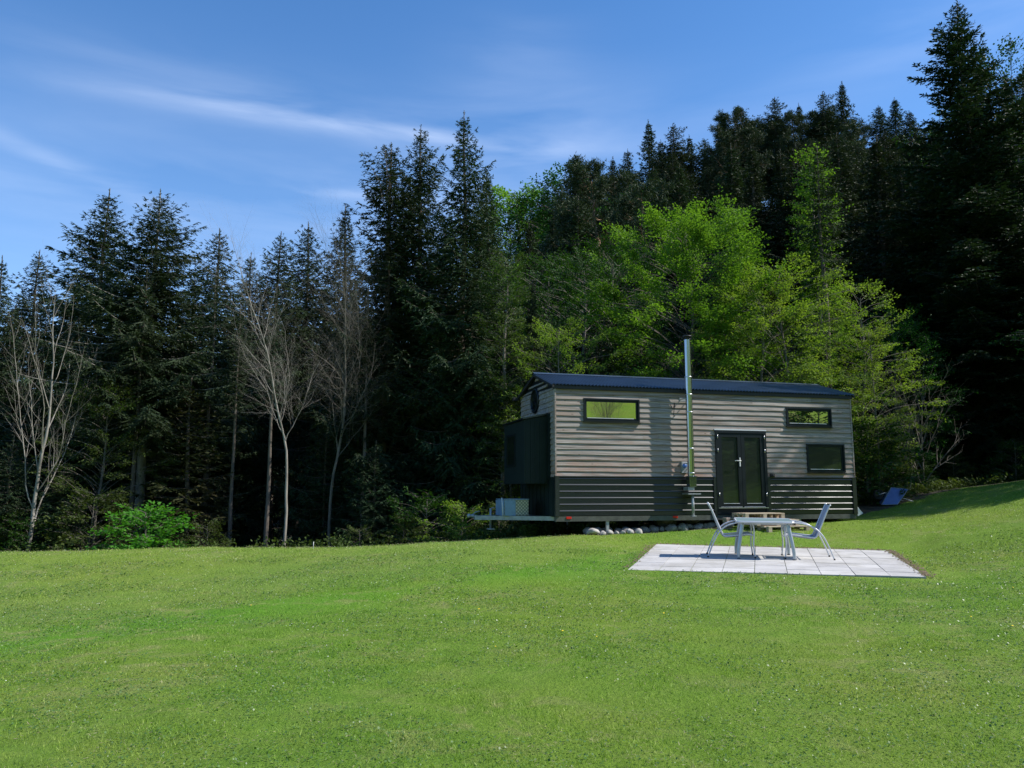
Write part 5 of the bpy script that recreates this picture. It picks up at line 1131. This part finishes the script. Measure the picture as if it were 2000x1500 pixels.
# ------------------------------------------------------------------ pallet steps
def hpt(x, y): return (HB[0] + x * math.cos(HA) - y * math.sin(HA), HB[1] + x * math.sin(HA) + y * math.cos(HA))
def pallet(x, y, z, rz, wx, wy, label, rot=0.0):
    X_, Y_ = hpt(x, y); p = thing('wooden_pallet', label, 'pallet', (X_, Y_, z), HA + rz, 'pallets used as door steps'); rr = random.Random(int(z * 100)); h = .144
    for k in range(5):
        yy = -wy / 2 + k * (wy - .1) / 4; mb = MB(); mb.box(-wx / 2, yy, h - .022, wx / 2, yy + .1, h + rr.uniform(-.002, .002), 0, .003); mb.build('deck_board', M['pallet'], p)
    for k in range(3):
        xx = -wx / 2 + k * (wx - .1) / 2
        mb = MB(); mb.box(xx + .001, -wy / 2 + .001, h - .045, xx + .099, wy / 2 - .001, h - .023); mb.build('stringer_board', M['pallet'], p)
        mb = MB(); mb.box(xx + .001, -wy / 2 + .002, 0, xx + .099, wy / 2 - .002, .021); mb.build('bottom_board', M['pallet'], p)
        for yy in (-wy / 2 + .003, -.05, wy / 2 - .103):
            mb = MB(); mb.box(xx + .003, yy, .022, xx + .097, yy + .1, h - .046); mb.build('block', M['pallet'], p)
    return p
zg = gz(*hpt(5.3, -.75)) - .05
pallet(5.42, -.80, zg - .01, R(2), 1.15, .8, 'lowest wooden pallet lying on the grass before the glass door')
pallet(5.30, -.62, zg + .139, R(-1), 1.15, .7, 'middle wooden pallet of the stack before the glass door')
pallet(5.05, -.50, zg + .288, R(1), 1.10, .6, 'topmost wooden pallet right under the glass door')
X_, Y_ = hpt(4.35, -.30)
mb = MB(); rr = random.Random(2)
for k in range(5): mb.box(-.12 + rr.uniform(-.02, .02), -.05 + rr.uniform(-.02, .02), k * .055, .12, .09, k * .055 + .05, 0, .006)
o = mb.build('firewood', M['board'], None, (X_, Y_, gz(X_, Y_)), (0, 0, .5)); tag(o, 'dark stack of wood scraps beside the upper pallet', 'firewood')

# ------------------------------------------------------------------ stones along the trailer
rs = np.random.RandomState(21)
def stone(X_, Y_, r_, label, pale, i):
    import bmesh
    bm = bmesh.new(); bmesh.ops.create_icosphere(bm, subdivisions=3, radius=1); sc = np.array([rs.uniform(.8, 1.25), rs.uniform(.7, 1.0), rs.uniform(.6, .85)]); ph = rs.uniform(0, 6, 6)
    for v in bm.verts:
        c = np.array(v.co); c = c * (1 + .12 * math.sin(c[0] * 2.4 + ph[0]) * math.sin(c[1] * 2.1 + ph[1]) + .08 * math.sin(c[2] * 3 + ph[2]) + .07 * math.sin(c[0] * 5 + c[1] * 6 + ph[3]) + .06 * abs(math.sin(c[1] * 3.3 + c[2] * 4 + ph[4]))); c[2] = max(c[2], -.55); v.co = c * sc * r_
    me = bpy.data.meshes.new('boulder'); bm.to_mesh(me); bm.free(); me.materials.append(M['stone' if pale else 'stone_shaded']); me.polygons.foreach_set('use_smooth', [True] * len(me.polygons))
    o = link('boulder', me, None, (X_, Y_, gz(X_, Y_) + r_ * .38), (rs.uniform(-.3, .3), rs.uniform(-.3, .3), rs.uniform(0, 6))); tag(o, label, 'stone', 'boulders under the trailer edge')
names = ['large pale rounded boulder, biggest of the row under the cabin', 'small pale stone just right of the biggest boulder', 'pale tilted stone, third of the row under the cabin', 'small flat pale stone beside the support leg', 'low square pale stone left of the support leg', 'pale upright stone just left of the support leg', 'pale pointed stone just right of the support leg', 'grey stone right of the pale pointed one', 'grey stone half under the trailer, ninth of the row', 'small grey stone in the middle of the row', 'dark rounded stone in the middle of the row', 'dark flat stone left of the wheels', 'dark stone near the first wheel', 'dark rounded stone right before the wheels', 'dark small stone beside the wheels', 'dark stone at the right end of the row']
xx = .72
for i, nm in enumerate(names):
    r_ = [.19, .09, .12, .08, .09, .12, .13, .14, .13, .11, .15, .12, .15, .13, .12, .14][i] * .85; xx += r_ * 1.1; X_, Y_ = hpt(xx, .02 + rs.uniform(-.05, .05) + (.22 if i > 6 else 0)); stone(X_, Y_, r_, nm, i < 7, i); xx += r_ * 1.05
rs2 = np.random.RandomState(5)
for i in range(18):
    X_, Y_ = hpt(.9 + i * .19, .25 + rs2.uniform(-.1, .25)); stone(X_, Y_, rs2.uniform(.09, .15), 'dark stone in the shaded back row under the trailer', False, i)

# ------------------------------------------------------------------ tipped wheelbarrow right of the cabin
wx_, wy_, _ = at(1742, 985, 23.2); wb = thing('wheelbarrow', 'tipped blue wheelbarrow in the shade right of the cabin', 'wheelbarrow', (wx_, wy_, gz(wx_, wy_)), R(8)); wb.scale = (.88, .88, .82)
def quadpan(B, T): return B + T, [(0, 1, 2, 3), (0, 4, 5, 1), (1, 5, 6, 2), (2, 6, 7, 3), (3, 7, 4, 0), ]
T_ = [(-.42, -.05, .0), (.12, -.12, .02), (.62, -.02, .56), (.10, .12, .62)]; Bk = [(-.28, .28, .10), (.10, .24, .12), (.40, .30, .44), (.12, .34, .46)]
V, Fc = quadpan(T_, Bk); mb = MB(); mb.add(V, [(0, 1, 2, 3)] + Fc[1:] + [(4, 7, 6, 5)]); tray = mb.build('tray', M['barrow'], wb)
mb = MB(); mb.tube([T_[0], T_[1], T_[2], T_[3], T_[0]], .014, 8); mb.build('tray_rim', M['galv'], tray)
mb = MB(); mb.lathe([(.10, -.03), (.17, -.045), (.20, 0), (.17, .045), (.10, .03)], (-.38, .15, .36), 'y', 28); wl = mb.build('wheel', M['rubber'], wb)
mb = MB(); mb.lathe([(0, -.04), (.03, -.04), (.03, -.02), (.10, -.015), (.105, .015), (.03, .02), (.03, .04), (0, .04)], (-.38, .15, .36), 'y', 24); mb.build('rim', M['rim'], wl)
for s in (-1, 1): mb = MB(); mb.tube(spline([(-.38, .15 + s * .06, .36), (-.1, .2 + s * .08, .42), (.35, .3 + s * .12, .30), (.85, .3 + s * .26, .10)], 5), .016, 8); mb.build('handle_bar', M['galv'], wb)
# thin marker cane on the lawn and a small clump of fluff
cx_, cy_, cz_ = at(611, 1090, 17.8); g_ = gz(cx_, cy_)
mb = MB(); mb.tube([(cx_, cy_, g_ - .02), (cx_ + .005, cy_, g_ + .16)], .006, 6); o = mb.build('marker_stick', M['white']); tag(o, 'tiny pale stick standing upright in the far lawn', 'stick')
